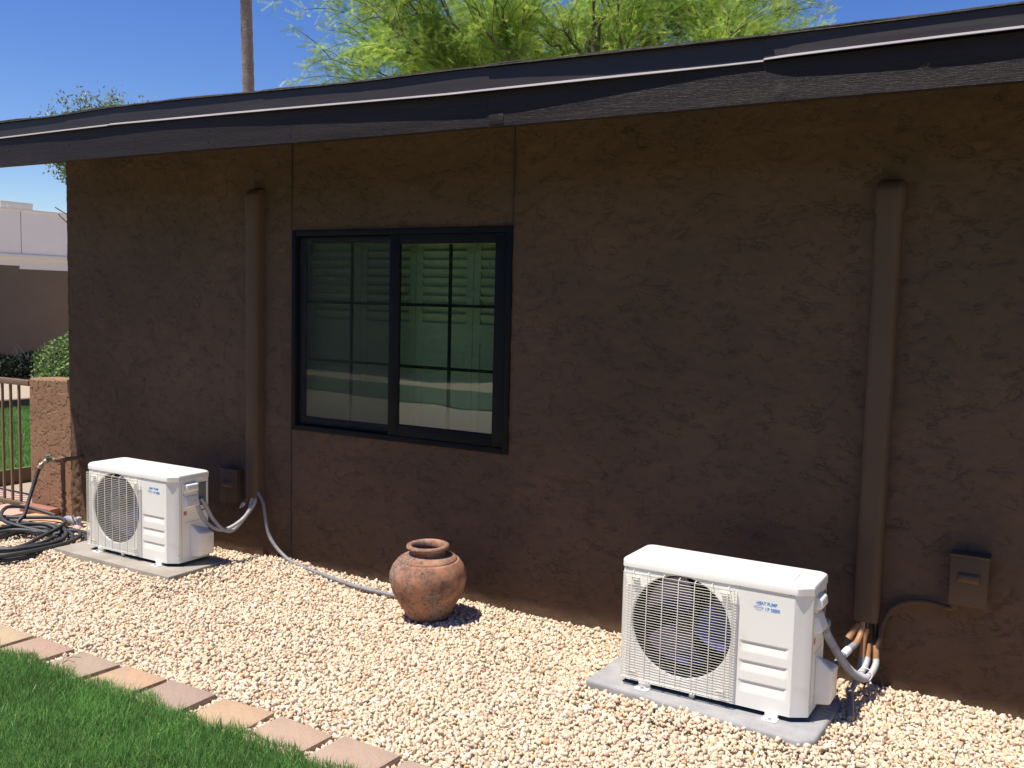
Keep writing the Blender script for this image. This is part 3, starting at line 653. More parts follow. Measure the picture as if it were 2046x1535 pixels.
    vc = MB(); vc.add([(UW-.001, .120, .025), (UW-.001, .262, .025), (UW-.001, .262, .175), (UW-.001, .120, .235), (UW+.064, .135, .030), (UW+.064, .255, .030), (UW+.064, .255, .165), (UW+.064, .135, .175)],
                      [(0, 1, 5, 4), (1, 2, 6, 5), (2, 3, 7, 6), (3, 0, 4, 7), (4, 5, 6, 7), (3, 2, 1, 0)]); vc.build('valve_cover', m_white, t, bevel=.010, seg=3)
    MB().box(UW-.001, UW+.0012, .188, .246, .330, .475).build('rating_plate', m_stick, t)
    pl = MB().box(UW-.001, UW+.0012, .205, .240, .290, .312); pl.build('small_plate', m_white2, t)
    for bx in ((.212, .222, .342, .350), (.226, .238, .342, .350), (.212, .232, .297, .304)): MB().box(UW+.0012, UW+.0020, *bx).build('plate_mark', m_dark, t)
    MB().box(UW-.001, UW+.0013, .075, .098, .288, .312).build('red_sticker', m_red, t)
    for (yy, zz) in ((.035, .47), (.25, .47), (.035, .05), (.252, .20), (.075, .415), (.18, .415)): MB().tube([(UW-.001, yy, zz), (UW+.0022, yy, zz)], .0042, 8).build('screw', m_hosew, t, smooth=True)
    for xx in (.02, .515, .72): MB().tube([(xx, -.001, UH-.046), (xx, -.0028, UH-.046)], .0040, 8).build('screw', m_hosew, t, smooth=True)
    MB().box(UW-.001, UW+.0006, .060, .0615, .02, Ht-.02).box(UW-.001, UW+.0006, .09, .25, .243, .2445).build('panel_seam', m_stick, t)
    for x in (.115, .665):
        for y, s in ((-.024, -1), (UD+.004, 1)):
            ft = MB(); q = outline(x-.032, x+.032, y-.018, y+.030, .014, .014, .004, .004, 4) if s < 0 else outline(x-.032, x+.032, y-.030, y+.018, .004, .004, .014, .014, 4)
            ft.prism(q, -.0205, -.0165); ft.box(x-.026, x+.026, y+.022 if s < 0 else y-.03, y+.045 if s < 0 else y-.018, -.018, .001)
            fo = ft.build('foot', m_white2, t, bevel=.0012)
            bt = MB(); bt.lathe([(.010, 0), (.010, .004), (.006, .0045), (.006, .010), (.004, .011)], 10, (x, y-.004*s*-1, -.0165)); bt.build('bolt', m_hosew, fo, smooth=True)
    MB().tube([(.33, .01, -.004), (.33, -.002, -.010)], .012, 10).build('drain_nub', m_white2, t, smooth=True)
    # lettering
    def text(s, x, z, size, name, mat, width=None):
        cu = bpy.data.curves.new(name, 'FONT'); cu.body = s; cu.size = size; cu.extrude = .0004; cu.offset = size*.012
        to = bpy.data.objects.new(name, cu); sc.collection.objects.link(to); dg = bpy.context.evaluated_depsgraph_get()
        me = bpy.data.meshes.new_from_object(to.evaluated_get(dg)); bpy.data.objects.remove(to); bpy.data.curves.remove(cu)
        co = np.array([v.co[:] for v in me.vertices]); k = width/(co[:, 0].max()-co[:, 0].min()) if width else 1; mnx = co[:, 0].min()
        for v in me.vertices: v.co = Vector(((v.co.x-mnx)*k+x, -v.co.z-.0006, v.co.y+z))
        me.materials.clear(); me.materials.append(mat); return link(bpy.data.objects.new(name, me), t)
    text('HEAT PUMP', .585, .4375, .0180, 'lettering', m_blue, .083)
    text('17 SEER', .622, .4150, .0180, 'lettering', m_blue, .060)
    e = MB(); e.tube([(.594+.016*math.cos(a), -.0006, .4235+.0100*math.sin(a)) for a in [2*math.pi*k/28 for k in range(29)]], .0005, 4)
    e.tube([(.586+.012*k/8, -.0006, .4185-.0008*math.sin(k)) for k in range(9)], .0004, 4)
    e.build('emblem', m_pblue, t)
    e = MB()
    for k in range(11): e.box(.574+k*.0037, .574+k*.0037+.0022, -.0008, -.0003, .4225, .4225+.0030+(.0012 if k in (0, 5) else 0))
    e.build('emblem_line', m_blue, t)
    return t
def copy_tree(o, parent=None):
    c = o.copy(); link(c)
    if parent is not None: c.parent = parent; c.matrix_parent_inverse = o.matrix_parent_inverse.copy()
    for ch in list(o.children): copy_tree(ch, c)
    return c
u2 = heat_pump('white heat pump nearest the camera at right, on a pale grey concrete pad')
u1 = copy_tree(u2); u1['label'] = 'white heat pump at left beside the coiled hose, on a tan concrete pad'
u2.location = (-1.634, -.708, .084); u1.location = (-5.374, -.656, .088)

def pad(name, pts, z0, z1, mat, label, bev=.012):
    o = MB().prism(pts, z0, z1).build(name, mat, bevel=bev, seg=3); return tag(o, label, 'concrete pad', 'concrete pads under the heat pumps')
pad('concrete_pad', [(-5.56, -.775), (-4.46, -.79), (-4.46, -.36), (-5.56, -.35)], -.02, .0675, m_conc2, 'tan weathered concrete pad under the left heat pump', .006)
pad('concrete_pad', [(-1.775, -.765), (-.815, -.850), (-.770, -.80), (-.760, -.38), (-1.765, -.35)], -.02, .0635, m_conc, 'pale grey concrete pad under the right heat pump', .014)

# ------------------------------------------------------------------ hoses and conduits
def hose(name, pts, r, mat, label, cat, group=None, corr=False, parent=None, n=10):
    P = spline(pts, 10)
    if corr:
        ln = sum((P[i+1]-P[i]).length for i in range(len(P)-1)); m = int(ln/.0022); Q = []
        d = [0]
        for i in range(len(P)-1): d.append(d[-1]+(P[i+1]-P[i]).length)
        for k in range(m+1):
            s = ln*k/m; i = max(0, min(len(P)-2, int(np.searchsorted(d, s))-1)); f = (s-d[i])/max(1e-9, d[i+1]-d[i]); Q.append(P[i].lerp(P[i+1], f))
        b = MB().tube(Q, lambda t: r*(1+.10*(1 if int(t*m) % 3 else -1)), n)
    else: b = MB().tube(P, r, n)
    o = b.build(name, mat, parent, smooth=True, auto=70)
    if label: tag(o, label, cat, group)
    return o
hose('flexible_conduit', [(-4.562, -.515, .462), (-4.560, -.485, .42), (-4.566, -.44, .337), (-4.558, -.365, .262), (-4.552, -.27, .235), (-4.538, -.18, .262), (-4.533, -.115, .302), (-4.52, -.06, .37), (-4.52, -.04, .44)], .0115, m_hosew,
     'front ribbed grey conduit looping from the left heat pump to the wall cover', 'conduit', 'conduits of the left heat pump', True)
hose('flexible_conduit', [(-4.562, -.46, .462), (-4.555, -.43, .42), (-4.560, -.375, .33), (-4.555, -.30, .245), (-4.560, -.22, .215), (-4.562, -.14, .25), (-4.548, -.075, .33), (-4.545, -.045, .44)], .0115, m_hosew,
     'rear ribbed grey conduit behind the other one of the left heat pump', 'conduit', 'conduits of the left heat pump', True)
ct = thing('capped_conduit', 'short conduit with a grey cone shaped end sticking out below the left wall cover', 'conduit', (-4.56, -.05, .44))
hose('sleeve', [(0, 0, .0), (-.02, -.005, -.04), (-.045, -.01, -.075)], .013, m_cover, None, None, parent=ct)
hose('metal_end', [(-.043, -.010, -.073), (-.060, -.014, -.092)], .0125, m_hosew, None, None, parent=ct)
MB().tube([(-.060, -.014, -.092), (-.085, -.02, -.118)], lambda t: .0125*(1-t)+.002, 10).build('cone_tip', m_hosew, ct, smooth=True)
hose('drain_tube', [(-4.50, -.045, .44), (-4.447, -.055, .385), (-4.422, -.06, .303), (-4.394, -.06, .193), (-4.343, -.06, .125), (-4.262, -.062, .070), (-4.16, -.075, .038), (-3.9, -.115, .022), (-3.6, -.18, .020), (-3.3, -.198, .020), (-3.0, -.17, .012)], .0115, m_hoseg,
     'long grey drain tube running from the left wall cover to the clay pot', 'tube')
bund = thing('pipe_bundle', 'bundle of grey and brown pipes hanging below the right wall cover', 'pipes', (-.74, -.05, .33))
BO = Vector((-.74, -.05, .33))
def bh(name, pts, r, mat, **k): return hose(name, [Vector(p)-BO for p in pts], r, mat, None, None, parent=bund, **k)
bh('upper_cable', [(-.705, -.03, .36), (-.700, -.035, .28), (-.692, -.052, .218)], .0115, m_dark)
bh('brown_section', [(-.692, -.052, .222), (-.687, -.064, .195), (-.684, -.074, .165)], .0135, m_brownp)
bh('white_conduit', [(-.684, -.072, .168), (-.682, -.088, .150), (-.690, -.125, .122), (-.706, -.17, .108), (-.718, -.21, .112)], .0140, m_hosew, corr=False)
bh('brown_section', [(-.722, -.050, .225), (-.720, -.062, .195), (-.720, -.074, .165)], .0130, m_brownp)
bh('white_conduit', [(-.720, -.072, .168), (-.722, -.10, .140), (-.730, -.14, .118), (-.724, -.20, .116)], .0135, m_hosew)
bh('main_conduit', [(-.826, -.495, .418), (-.824, -.47, .382), (-.812, -.43, .335), (-.785, -.36, .250), (-.755, -.285, .172), (-.726, -.225, .128), (-.708, -.19, .115)], .0165, m_hosew, corr=True, n=12)
bh('tape_wrap', [(-.812, -.520, .440), (-.826, -.497, .418), (-.825, -.475, .390)], lambda t: .018+.004*math.sin(t*9), m_insul)
bh('white_conduit', [(-.812, -.40, .170), (-.808, -.33, .190), (-.796, -.22, .212), (-.770, -.13, .232)], .0150, m_insul)
bh('white_collar', [(-.797, -.225, .210), (-.785, -.175, .222)], .0175, m_tie)
bh('brown_section', [(-.780, -.165, .224), (-.762, -.10, .242), (-.752, -.055, .29), (-.75, -.045, .36)], .0135, m_brownp)
bh('brown_stub', [(-.765, -.040, .30), (-.790, -.055, .262), (-.806, -.070, .235)], .0170, m_brownp)
bh('black_stub_end', [(-.804, -.068, .238), (-.812, -.080, .205)], .0155, m_dark)
bh('brown_section', [(-.735, -.05, .29), (-.742, -.068, .235), (-.742, -.085, .170)], .0130, m_brownp)
bh('drain_end', [(-.742, -.084, .172), (-.745, -.105, .120), (-.758, -.135, .060), (-.770, -.155, .028)], .0130, m_hoseg)
bh('upper_cable', [(-.735, -.045, .36), (-.735, -.05, .285)], .011, m_dark)
tie = MB(); tie.tube([Vector((-.712+.030*math.cos(a), -.165+.010*math.sin(a), .122+.026*math.sin(a)))-BO for a in [2*math.pi*k/24 for k in range(25)]], .0022, 5); tie.tube([Vector((-.690, -.165, .100))-BO, Vector((-.686, -.170, .088))-BO], .005, 6)
tie.build('cable_tie', m_tie, bund, smooth=True)
hose('tube_piece', [(-.772, -.19, .045), (-.752, -.27, .058), (-.728, -.38, .056), (-.705, -.48, .040)], .0150, m_hoseg, 'short grey piece of tube lying on the gravel right of the near pad', 'tube')
hose('wall_conduit', [(-.690, -.060, .20), (-.676, -.050, .255), (-.672, -.040, .31), (-.643, -.030, .388), (-.585, -.026, .432), (-.53, -.026, .447), (-.47, -.027, .448), (-.425, -.032, .444), (-.395, -.038, .446), (-.388, -.040, .462)], .0115, m_cover,
     'brown painted flexible conduit curving along the wall to the right disconnect box', 'conduit', None, True)

# ------------------------------------------------------------------ clay pot
prof = [(.001, 0), (.098, 0), (.108, .012), (.128, .048), (.162, .104), (.192, .160), (.2075, .215), (.205, .255), (.190, .290), (.172, .313), (.165, .3205), (.1585, .3195), (.1575, .3235), (.1560, .328), (.140, .338), (.120, .346), (.104, .350), (.097, .355), (.095, .363),
        (.101, .372), (.113, .378), (.1175, .387), (.114, .396), (.103, .400), (.090, .397), (.083, .388), (.081, .37), (.084, .35), (.12, .32), (.17, .27), (.185, .22), (.15, .12), (.09, .03), (.001, .025)]
pot = MB().lathe(prof, 72, wob=lambda a, z: .012*math.sin(a*2+1+z*4)+.006*math.sin(a*5+z*20)).build('clay_pot', m_terra, smooth=True, auto=60)
pot.scale = (.985, .985, 1.04); pot.location = (POT[0], POT[1], -.006); pot.rotation_euler = (R(1.2), R(-1.5), R(35)); tag(pot, 'weathered terracotta pot with sooty grey patches standing on the gravel', 'pot')

# ------------------------------------------------------------------ stucco pier and railing
PO = Vector((-6.765, .1, 0))
V, F = grid_wall(-7.02, -6.498, -.1, 1.035, .0042, -.003)
pm = MB(); nx = 0
for i in range(len(V)):
    x, y, z = V[i]
    a_ = noise.fractal(Vector((x*8, z*8, 9)), .8, 2.1, 5); b_ = noise.fractal(Vector((x*19, z*17, 5)), .8, 2.1, 4); c_ = noise.noise(Vector((x*6, z*6, 30)))
    h = -.0065*max(0, 1-abs(a_)/.05)*min(max(c_*4+.9, 0), 1)-.005*max(0, 1-abs(b_-.1)/.07)*min(max(-c_*5+.5, 0), 1)+.0018*(a_ > 0)+.001*a_; e = max(0, (z-1.015))/.02; ex = max(0, (-7.0-x))/.02
    V[i] = (x, -.003+(-.006-y if False else 0)-h+.012*e*e+.012*ex*ex, z+.016*(x+6.77)/.25*.5)
pm.v = [(x-PO.x, y-PO.y, z) for x, y, z in V]; pm.f = F
tp = []; K = 24
for j in range(9):
    for i in range(K+1):
        x = -7.02+.505*i/K; y = .006+.20*j/8
        tp.append((x-PO.x, y-PO.y, 1.034+.008*(x+6.77)/.25+.004*noise.noise(Vector((x*12, y*12, 4)))))
pm.add(tp, [(j*(K+1)+i, j*(K+1)+i+1, (j+1)*(K+1)+i+1, (j+1)*(K+1)+i) for j in range(8) for i in range(K)])
pm.box(-7.018-PO.x, -6.516-PO.x, .004-PO.y, .204-PO.y, -.1, 1.018)
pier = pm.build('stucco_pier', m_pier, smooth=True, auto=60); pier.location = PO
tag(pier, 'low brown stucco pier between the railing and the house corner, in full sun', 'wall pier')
rail = thing('railing', 'brown painted metal railing with thin vertical bars left of the stucco pier', 'railing', (-7.03, .02, 0))
MB().box(-2.6, .0, -.022, .022, .962, 1.006).build('top_rail', m_rail, rail, bevel=.003)
MB().box(-2.6, .0, -.018, .018, -.012, .024).build('bottom_rail', m_rail, rail, bevel=.002)
for k in range(22):
    x = -.155-k*.112
    MB().box(x-.0085, x+.0085, -.0085, .0085, .024, .962).build('bar', m_rail, rail)
MB().box(-2.66, -2.60, -.03, .03, -.05, 1.03).build('post', m_rail, rail, bevel=.003)

# ------------------------------------------------------------------ water riser, tap, hose, sprinkler, slabs
st = thing('water_riser', 'brown painted upright water pipe with a hose tap in front of the stucco pier', 'water pipe', (-6.385, -.15, 0))
MB().tube([(0, 0, -.03), (0, 0, .462)], .0155, 14).build('riser', m_rust, st, smooth=True)
for z, h in ((.075, .035), (.135, .030), (.20, .028)): MB().lathe([(.015, z), (.0205, z+.002), (.0205, z+h-.002), (.015, z+h)], 14).build('coupling', m_rust, st, smooth=True)
MB().tube([(.018, .14, .468), (.0, .0, .470), (-.02, -.05, .468)], .0165, 14).lathe([(.019, .445), (.024, .45), (.024, .485), (.018, .49)], 14).build('cross_pipe', m_rust, st, smooth=True)
MB().tube(spline([(-.018, -.048, .468), (-.030, -.085, .472), (-.042, -.118, .462), (-.052, -.140, .440)], 5), lambda t: .0165+.004*math.sin(t*14), 12).build('tap_body', m_brass, st, smooth=True)
tp_ = MB().tube([(-.034, -.095, .48), (-.034, -.095, .505)], .005, 8)
tp_.lathe([(.022, .503), (.026, .507), (.022, .513), (.006, .514)], 8, (-.034, -.095, 0), wob=lambda a, z: .18*math.cos(a*4)); tp_.build('tap_handle', m_green, st, smooth=True)
MB().tube([(-.050, -.136, .444), (-.058, -.150, .418)], .0195, 12).build('hose_coupling', m_brass, st, smooth=True)
hz = thing('garden_hose', 'black rubber garden hose hanging from the tap and coiled on the gravel', 'hose', (-5.98, -.76, 0))
HZ = Vector((-5.98, -.76, 0))
hp1 = [(-6.440, -.295, .425), (-6.452, -.315, .365), (-6.44, -.37, .24), (-6.405, -.44, .115), (-6.37, -.50, .045)]
U = Vector((-.508, .857, 0)); Vv = Vector((.859, .512, 0)); pts = [Vector(p) for p in hp1]
random.seed(21)
nl = 7; a0 = R(75)
for i in range(nl*14):
    a = a0+2*math.pi*i/14; k = i//14; ru = .44-.03*k+.025*math.sin(i*1.7+k); rv = .355-.022*k+.02*math.cos(i*1.1+2*k)
    zz = .020+.016*((k*3) % 5)*.75+.010*math.sin(i*.9)
    off = Vector((.03*math.sin(k*2.1), .04*math.cos(k*1.6), 0))
    pts.append(HZ+off+U*(ru*math.sin(a))+Vv*(rv*math.cos(a))+Vector((0, 0, max(.014, zz))))
pts += [Vector((-6.35, -.62, .10)), Vector((-6.62, -.45, .13)), Vector((-6.60, -.30, .11)), Vector((-6.45, -.22, .07)), Vector((-6.30, -.205, .045))]
hose('coil', [p-HZ for p in pts], .0135, m_rub, None, None, parent=hz, n=9)
hose('loose_strand', [Vector(p)-HZ for p in [(-6.75, -.52, .05), (-6.50, -.44, .045), (-6.22, -.33, .03), (-6.0, -.30, .02), (-5.80, -.30, .02), (-5.62, -.34, .02), (-5.56, -.5, .02)]], .0135, m_rub, None, None, parent=hz, n=9)
hose('loose_strand', [Vector(p)-HZ for p in [(-6.70, -.60, .09), (-6.45, -.46, .085), (-6.18, -.35, .10), (-6.06, -.36, .09), (-5.98, -.47, .075), (-5.92, -.62, .06), (-5.86, -.80, .04), (-5.9, -.98, .03), (-6.05, -1.06, .02)]], .0135, m_rub, None, None, parent=hz, n=9)
sp = thing('sprinkler', 'small pink and grey lawn sprinkler lying on the gravel at the hose end', 'sprinkler', (-6.14, -.20, .0))
MB().lathe([(.001, .0), (.034, .0), (.038, .008), (.030, .022), (.018, .028)], 18).build('base', m_pinkp, sp, smooth=True)
MB().lathe([(.017, .024), (.018, .03), (.018, .060), (.021, .062), (.021, .078), (.012, .086), (.001, .087)], 16, (.004, 0, 0)).build('body', m_greyp, sp, smooth=True)
MB().tube(spline([(-.16, -.002, .045), (-.11, -.005, .055), (-.05, -.0, .048), (-.018, 0, .034)], 4), lambda t: .016+.010*math.sin(t*3.0), 12).build('connector', m_greyp, sp, smooth=True)
MB().tube([(-.015, -.02, .05), (-.028, -.03, .085), (-.020, -.025, .095)], .006, 8).build('lever', m_red, sp, smooth=True)
def slab(pts, z0, z1, mat, label): return tag(MB().prism(pts, z0, z1).build('stone_slab', mat, bevel=.006), label, 'paving slab', 'paving slabs by the railing')
slab([(-6.86, -.42), (-6.50, -.50), (-6.28, -.22), (-6.40, -.06), (-6.78, -.08)], -.04, .008, m_slab, 'sandy orange flagstone half under the garden hose')
slab([(-7.30, -.46), (-6.90, -.42), (-6.86, -.10), (-7.28, -.03)], -.04, .006, m_pinks, 'pale pink flagstone below the railing at the left edge')
o = tag(MB().box(-.16, .16, -.045, .045, 0, .055).build('brick', m_brick, bevel=.004), 'dark red brick lying against the foot of the stucco pier', 'brick'); o.location = (-6.80, -.075, .0); o.rotation_euler = (0, R(2), R(8))

# ------------------------------------------------------------------ walls and buildings beyond
pw = tag(MB().box(-17.70, -17.45, -12, 6.47, -.3, 2.17).build('boundary_wall', m_far), 'shaded brown block wall behind the lawn, taller left section', 'wall', 'boundary walls')
for v in pw.data.vertices: pass
tag(MB().box(-17.68, -17.47, 6.475, 24, -.3, 2.11).build('boundary_wall', m_far), 'shaded brown block wall behind the lawn, lower right section', 'wall', 'boundary walls')
bd = thing('commercial_building', 'long white flat roofed building behind the boundary wall', 'building', (-42, 18, 0))
MB().box(-8, 4.68, -30, 30, 0, 3.05).build('lower_wall', m_bldg2, bd)
MB().box(-8, 4.75, -30.1, 30.1, 3.055, 4.93).build('upper_wall', m_bldg, bd)
MB().box(-8, 4.82, -30.2, 30.2, 3.00, 3.05+.12).build('ledge', m_bldg2, bd, bevel=.02)
MB().box(4.45, 4.80, -30.15, 30.15, 4.93, 4.985).build('parapet_cap', m_bldg2, bd)
for y in (-11.2, -4, .95, 1.6+5, 14): MB().box(4.70, 4.756, y-.012, y+.012, 3.2, 4.9).build('panel_joint', m_stick, bd)
def rtu(y0, y1, x0, x1, z1, label):
    t = thing('rooftop_unit', label, 'rooftop unit', (-38.2, 18, 4.94), 0, 'machines on the far roof')
    MB().box(x0, x1, y0, y1, -.4, z1).build('cabinet', m_unit, t, bevel=.02)
    MB().box(x0+.1, x1+.012, y0+.25, y0+.32, .05, z1-.12).build('panel_edge', m_bldg2, t)
    return t
rtu(.35, 1.75, -.6, .55, .36, 'beige rooftop unit on the white building, beside the house corner')
rtu(-1.4, -.02, -.6, .5, .33, 'grey rooftop unit on the white building, at the left edge of the photo')

# ------------------------------------------------------------------ vegetation
def leafcloud(P, nrm_bias, ln, wd, cols, prob, jit=.25, fold=0.0):
    """one quad leaf per point; returns V,F,C"""
    n = len(P); d = rng.normal(size=(n, 3))+np.array(nrm_bias); d /= np.linalg.norm(d, axis=1, keepdims=True)
    r = rng.normal(size=(n, 3)); s = np.cross(d, r); s /= np.linalg.norm(s, axis=1, keepdims=True)
    l = ln*rng.uniform(.6, 1.3, (n, 1)); w_ = wd*rng.uniform(.7, 1.2, (n, 1))
    V = np.stack([P-d*l*.5, P+s*w_*.5, P+d*l*.5, P-s*w_*.5], 1).reshape(-1, 3)
    F = np.arange(n*4).reshape(-1, 4)
    c = np.array(cols)[rng.choice(len(cols), n, p=prob)]*rng.uniform(1-jit, 1+jit, (n, 1))
    return V, F, np.repeat(c, 4, 0)
def bez(a, b, c, n):
    return [(1-t)**2*a+2*t*(1-t)*b+t*t*c for t in [i/n for i in range(n+1)]]
# feathery desert tree behind the house
TR = Vector((-6.96, 9.5, 0)); tree = thing('palo_verde_tree', 'feathery yellow green tree rising behind the roof ridge', 'tree', TR)
random.seed(5); br = MB(); tw = MB(); sprays = []
RV = Vector((.859, .512, 0)); DV = Vector((-.508, .857, 0))
fork = Vector((0, 0, 1.9)); br.tube(spline([(0, 0, -.1), (.08, .03, 1.0), (0, 0, 1.9)], 6), lambda t: .20-.05*t, 12)
mains = []
for k in range(8):
    a = 2*math.pi*k/8+.3; e = fork+Vector((math.cos(a)*1.5, math.sin(a)*1.3, 1.7+random.random()*.5)); P = bez(fork, fork+Vector((math.cos(a)*.5, math.sin(a)*.5, 1.2)), e, 8)
    br.tube(P, lambda t: .11-.05*t, 8); mains.append(e)
br.tube(bez(fork, fork+Vector((.1, 0, 1.5)), fork+Vector((.05, 0, 4.0)), 10), lambda t: .12-.07*t, 8); mains.append(fork+Vector((.05, 0, 3.2)))
def spray_twigs(P, dens, spread):
    n = len(P)
    for i in range(int(n*.25), n):
        for _ in range(dens):
            if random.random() < .25: continue
            d = (P[min(i+1, n-1)]-P[i-1]).normalized()+Vector((random.gauss(0, .8), random.gauss(0, .8), random.gauss(-.05, .5)))
            d.normalize(); L_ = random.uniform(.35, .95)*spread; e = P[i]+d*L_+Vector((0, 0, -.12*L_)); Q = bez(P[i], P[i]+d*L_*.5+Vector((0, 0, .08)), e, 5)
            tw.tube(Q, lambda t: .007-.004*t, 4, caps=False)
            for q in range(1, 6):
                for s in range(5): sprays.append((Q[q]+Vector((random.gauss(0, .05), random.gauss(0, .05), random.gauss(0, .04))), (Q[q]-Q[q-1]).normalized()))
for k in range(96):
    # outer target in a wide dome, lower skirts included
    a = random.uniform(0, 2*math.pi); rr = math.sqrt(random.uniform(.1, 1)); el = random.uniform(-.12, 1)
    u = math.cos(a)*rr; v = math.sin(a)*rr
    tgt = Vector((0, 0, 5.15))+RV*(-.55+u*3.95)+DV*(v*2.6)+Vector((0, 0, 3.3*el*math.sqrt(max(0, 1-rr*rr*.8))+(.15 if u > 0 else -.35)*abs(u)))
    m0 = min(mains, key=lambda p: (p-tgt).length+random.random()*1.2)
    mid = (m0+tgt)*.5+Vector((random.gauss(0, .25), random.gauss(0, .25), .55)); P = bez(m0, mid, tgt, 12)
    P = [p+Vector((random.gauss(0, .03), random.gauss(0, .03), random.gauss(0, .03))) for p in P]
    br.tube(P, lambda t: .034-.026*t, 5, caps=False); spray_twigs(P, 3, 1.0)
br.build('trunk', m_bark, tree, smooth=True, auto=70); tw.build('twigs', m_twig, tree)
S = np.array([p[:] for p, d in sprays]); D = np.array([d[:] for p, d in sprays]); ns = len(S)
D = D+rng.normal(0, .6, D.shape); D /= np.linalg.norm(D, axis=1, keepdims=True)
sd_ = np.cross(D, rng.normal(size=D.shape)); sd_ /= np.linalg.norm(sd_, axis=1, keepdims=True)
nl_ = 22; tt = np.tile(np.linspace(0, 1, nl_//2), 2); sg = np.repeat([-1, 1], nl_//2); Ls = rng.uniform(.11, .22, (ns, 1, 1))
B = S[:, None, :]+D[:, None, :]*tt[None, :, None]*Ls; Wd = sd_[:, None, :]*sg[None, :, None]
tip = B+Wd*.024*rng.uniform(.6, 1.2, (ns, nl_, 1))+D[:, None, :]*.014; hw = D[:, None, :]*.0032
Vq = np.stack([B-hw, B+hw, tip+hw*.8, tip-hw*.8], 2).reshape(-1, 3); Fq = np.arange(len(Vq)).reshape(-1, 4)
base = np.array([(.46, .58, .10), (.35, .52, .09), (.19, .35, .07), (.58, .63, .15)])[rng.choice(4, ns, p=[.4, .32, .18, .10])]*rng.uniform(.8, 1.2, (ns, 1))
# patches of the crown differ in age and colour of leaf
pc = np.sin(S[:, 0:1]*2.1+S[:, 2:3]*3)*np.cos(S[:, 1:2]*1.7+1); base = base*(1+.25*pc)
npmesh('crown', Vq, Fq, m_leaf, tree, np.repeat(base, nl_*4, 0))
print('palo verde sprays', ns)

# olive like tree behind the left roof end
OT = Vector((-14.45, 5.98, 0)); ot = thing('small_leaved_tree', 'sparse grey green tree showing above and below the left end of the roof', 'tree', OT)
random.seed(9); ob = MB(); lp = []
ob.tube(spline([(0, 0, -.05), (.1, 0, 1.3), (.05, .05, 2.9)], 5), lambda t: .09-.04*t, 8)
for k in range(70):
    a = random.uniform(0, 2*math.pi); rr = random.uniform(.25, 1); z = random.uniform(-1, 1); q = math.sqrt(1-z*z)
    tgt = Vector((0, 0, 4.20))+RV*(math.cos(a)*rr*1.22*max(q, .45))+DV*(math.sin(a)*rr*1.0*q)+Vector((0, 0, z*(.55+.45*rr)*.86)); st_ = Vector((.05, .05, 2.6+random.random()*.7))
    P = bez(st_, (st_+tgt)*.5+Vector((random.gauss(0, .15), random.gauss(0, .15), .2)), tgt, 8); ob.tube(P, lambda t: .016-.013*t, 4, caps=False)
    for i in range(4, 9):
        for _ in range(44): lp.append(P[i]+Vector((random.gauss(0, .10), random.gauss(0, .10), random.gauss(0, .09))))
for pts_ in ([(0, 0, 2.2), (-.25, -.15, 2.9), (-.45, -.27, 3.02), (-.60, -.36, 3.12)], [(0, 0, 2.1), (-.3, -.18, 2.7), (-.55, -.33, 3.0)]):
    ob.tube(spline(pts_, 5), .010, 4)
ob.build('trunk', m_bark, ot)
V, F, C = leafcloud(np.array([p[:] for p in lp]), (0, 0, -.2), .080, .030, [(.26, .33, .17), (.17, .23, .10), (.40, .44, .30), (.10, .14, .06)], [.4, .3, .15, .15])
npmesh('crown', V, F, m_leaf2, ot, C)

# rounded shrub behind the pier
bu = thing('shrub', 'rounded green shrub in the sun behind the stucco pier', 'shrub', (-9.50, 2.27, .04)); random.seed(2)
n = 9000; d = rng.normal(size=(n, 3)); d /= np.linalg.norm(d, axis=1, keepdims=True); r = rng.uniform(.55, 1, (n, 1))**.35
lum = 1+.10*np.sin(d[:, 0:1]*6+1)*np.cos(d[:, 2:3]*7)+.05*np.sin(d[:, 1:2]*17)
P = d*r*lum*np.array([(.56, .56, .54)])+np.array([(0, 0, .70)]); P = P[P[:, 2] > .02]
V, F, C = leafcloud(P, (0, 0, .3), .042, .024, [(.15, .24, .07), (.22, .32, .10), (.08, .14, .04), (.36, .36, .16)], [.4, .3, .2, .1])
npmesh('foliage', V, F, m_leaf2, bu, C)
stb = MB()
for k in range(14):
    a = k*.9; stb.tube(spline([(0, 0, -.1), (.15*math.cos(a), .15*math.sin(a), .4), (.45*math.cos(a), .45*math.sin(a), .75+.2*math.sin(k))], 4), .007, 5)
stb.build('stems', m_twig, bu)
# bare branches left of it
bb = MB()
random.seed(12)
for k in range(9):
    a = random.uniform(0, 6.28); bb.tube(spline([(0, 0, 0), (.2*math.cos(a), .2*math.sin(a), .2), (.36*math.cos(a+.4), .36*math.sin(a+.4), .38+.2*random.random())], 5), lambda t: .008-.005*t, 5)
o = bb.build('bare_shrub', m_hoseg); o.location = (-15.2, 5.3, .28); tag(o, 'thin bare pale branches in front of the shaded boundary wall', 'shrub')

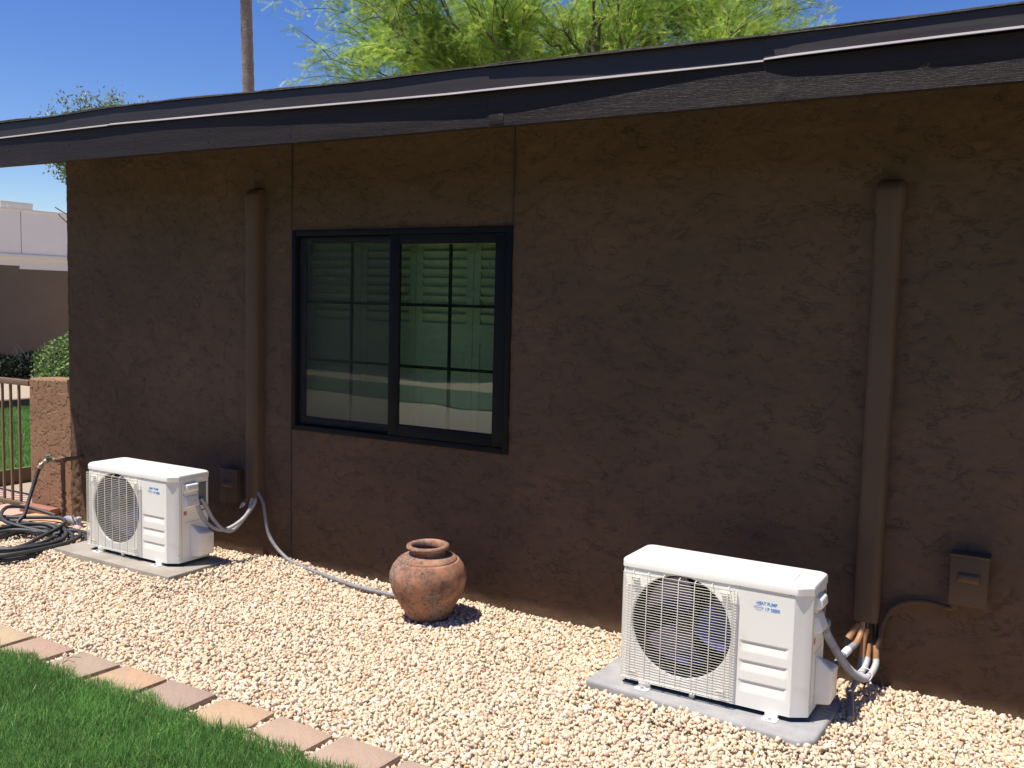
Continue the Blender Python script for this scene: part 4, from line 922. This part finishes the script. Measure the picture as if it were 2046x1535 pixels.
# palm
PT = Vector((-29.05, 23.45, 0)); palm = thing('palm_tree', 'tall slender palm whose bare trunk crosses the blue sky', 'tree', PT)
pr_ = []; 
for k in range(120):
    z = 15.2*k/119; pr_.append((-.008*z, 0, z))
def prr(t): return .255-.035*t+.007*math.sin(t*900)
lean = [Vector((-.13*0, 0, 0))]
P = [Vector((RV.x*(-.10)*(z/3.5)+.0, RV.y*(-.10)*(z/3.5), z)) for _, _, z in pr_]
P = [p+RV*.27 for p in P]
MB().tube(P, prr, 14).build('trunk', m_palm, palm, smooth=True, auto=70)
top = P[-1]; VV = []; FF = []; CC = []
random.seed(4); fr = MB(); leaves = []
for k in range(34):
    a = random.uniform(0, 2*math.pi); el = random.uniform(-.2, 1.2); L_ = random.uniform(1.0, 1.5)
    d = Vector((math.cos(a)*math.cos(el), math.sin(a)*math.cos(el), math.sin(el))); e = top+d*L_; fr.tube([top, e], .02, 4)
    side = d.cross(Vector((0, 0, 1))).normalized(); upn = side.cross(d)
    for j in range(22):
        b = (j-10.5)/10.5*1.25; dd = d*math.cos(b)+side*math.sin(b); tipp = e+dd*.75+Vector((0, 0, -.12)); sw = (dd.cross(upn)).normalized()*.02
        leaves += [e, e+dd*.4+sw, tipp, e+dd*.4-sw]
fr.build('fronds_stalks', m_twig, palm)
V = np.array([p[:] for p in leaves]); npmesh('crown', V, np.arange(len(V)).reshape(-1, 4), m_leaf2, palm, np.tile(np.array([(.10, .15, .05)]), (len(V), 1)))

# what stands behind the camera and shows only in the window glass
n = 60000; X = rng.uniform(-26, 14, n); Z = rng.uniform(0, 1, n)**.8*(4.2+.5*np.sin(X*.8)+.35*np.sin(X*2.3)); Y = -14.5+rng.uniform(-.7, .7, n)+.3*np.sin(X*1.3)
V, F, C = leafcloud(np.stack([X, Y, Z], 1), (0, 0, .3), .28, .16, [(.06, .13, .03), (.10, .18, .04), (.04, .08, .02)], [.5, .2, .3])
o = npmesh('hedge', V, F, m_leaf2, col=C); tag(o, 'long tall green hedge facing the house, mirrored dimly in the window', 'hedge')
fl = MB(); xs = np.linspace(-26, 12, 60); V = [(x, -8.3+.10*math.sin(x*5)+.05*math.sin(x*13)-.045*(x+5)**2*(1 if x > -5 else .35), -.03) for x in xs]+[(x, -10.9-.03*(x+8)**2*.4, -.03) for x in xs]
tag(fl.add(V, [(i, i+60, i+61, i+1) for i in range(59)]).build('far_lawn', pbr('shade_painted_lawn', (.025, .04, .018), (.05, .07, .03), .9, 8)), kind='structure')  # shade under trees painted in as a darker lawn colour

# low ground cover at the boundary wall foot, wall shade painted into the leaves
bs = None
for i, (x, y, lb) in enumerate(((-16.0, 4.5, 'low shrub darkened for shade at the boundary wall foot, left one of the pair'), (-15.6, 6.2, 'low shrub darkened for shade at the boundary wall foot, right one of the pair'))):
    n = 9000; d = rng.normal(size=(n, 3)); d /= np.linalg.norm(d, axis=1, keepdims=True); P = d*rng.uniform(.3, 1, (n, 1))**.35*np.array([(1.1, 1.1, .26)]); P[:, 2] += .2
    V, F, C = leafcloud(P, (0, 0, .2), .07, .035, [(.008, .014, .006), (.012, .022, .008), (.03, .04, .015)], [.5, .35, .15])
    o = npmesh('low_shrub', V, F, m_leaf2, col=C); o.location = (x, y, .2); tag(o, lb, 'shrub', 'low shrubs by the boundary wall')

t_ = tag(MB().box(-28, 16, -16.2, -16.0, -.1, 4.0).build('added_backing_wall', m_far), 'tall brown wall added behind the hedge to block bright gaps in the window reflection', 'wall')  # unseen wall, added to stop light showing through the hedge in reflections
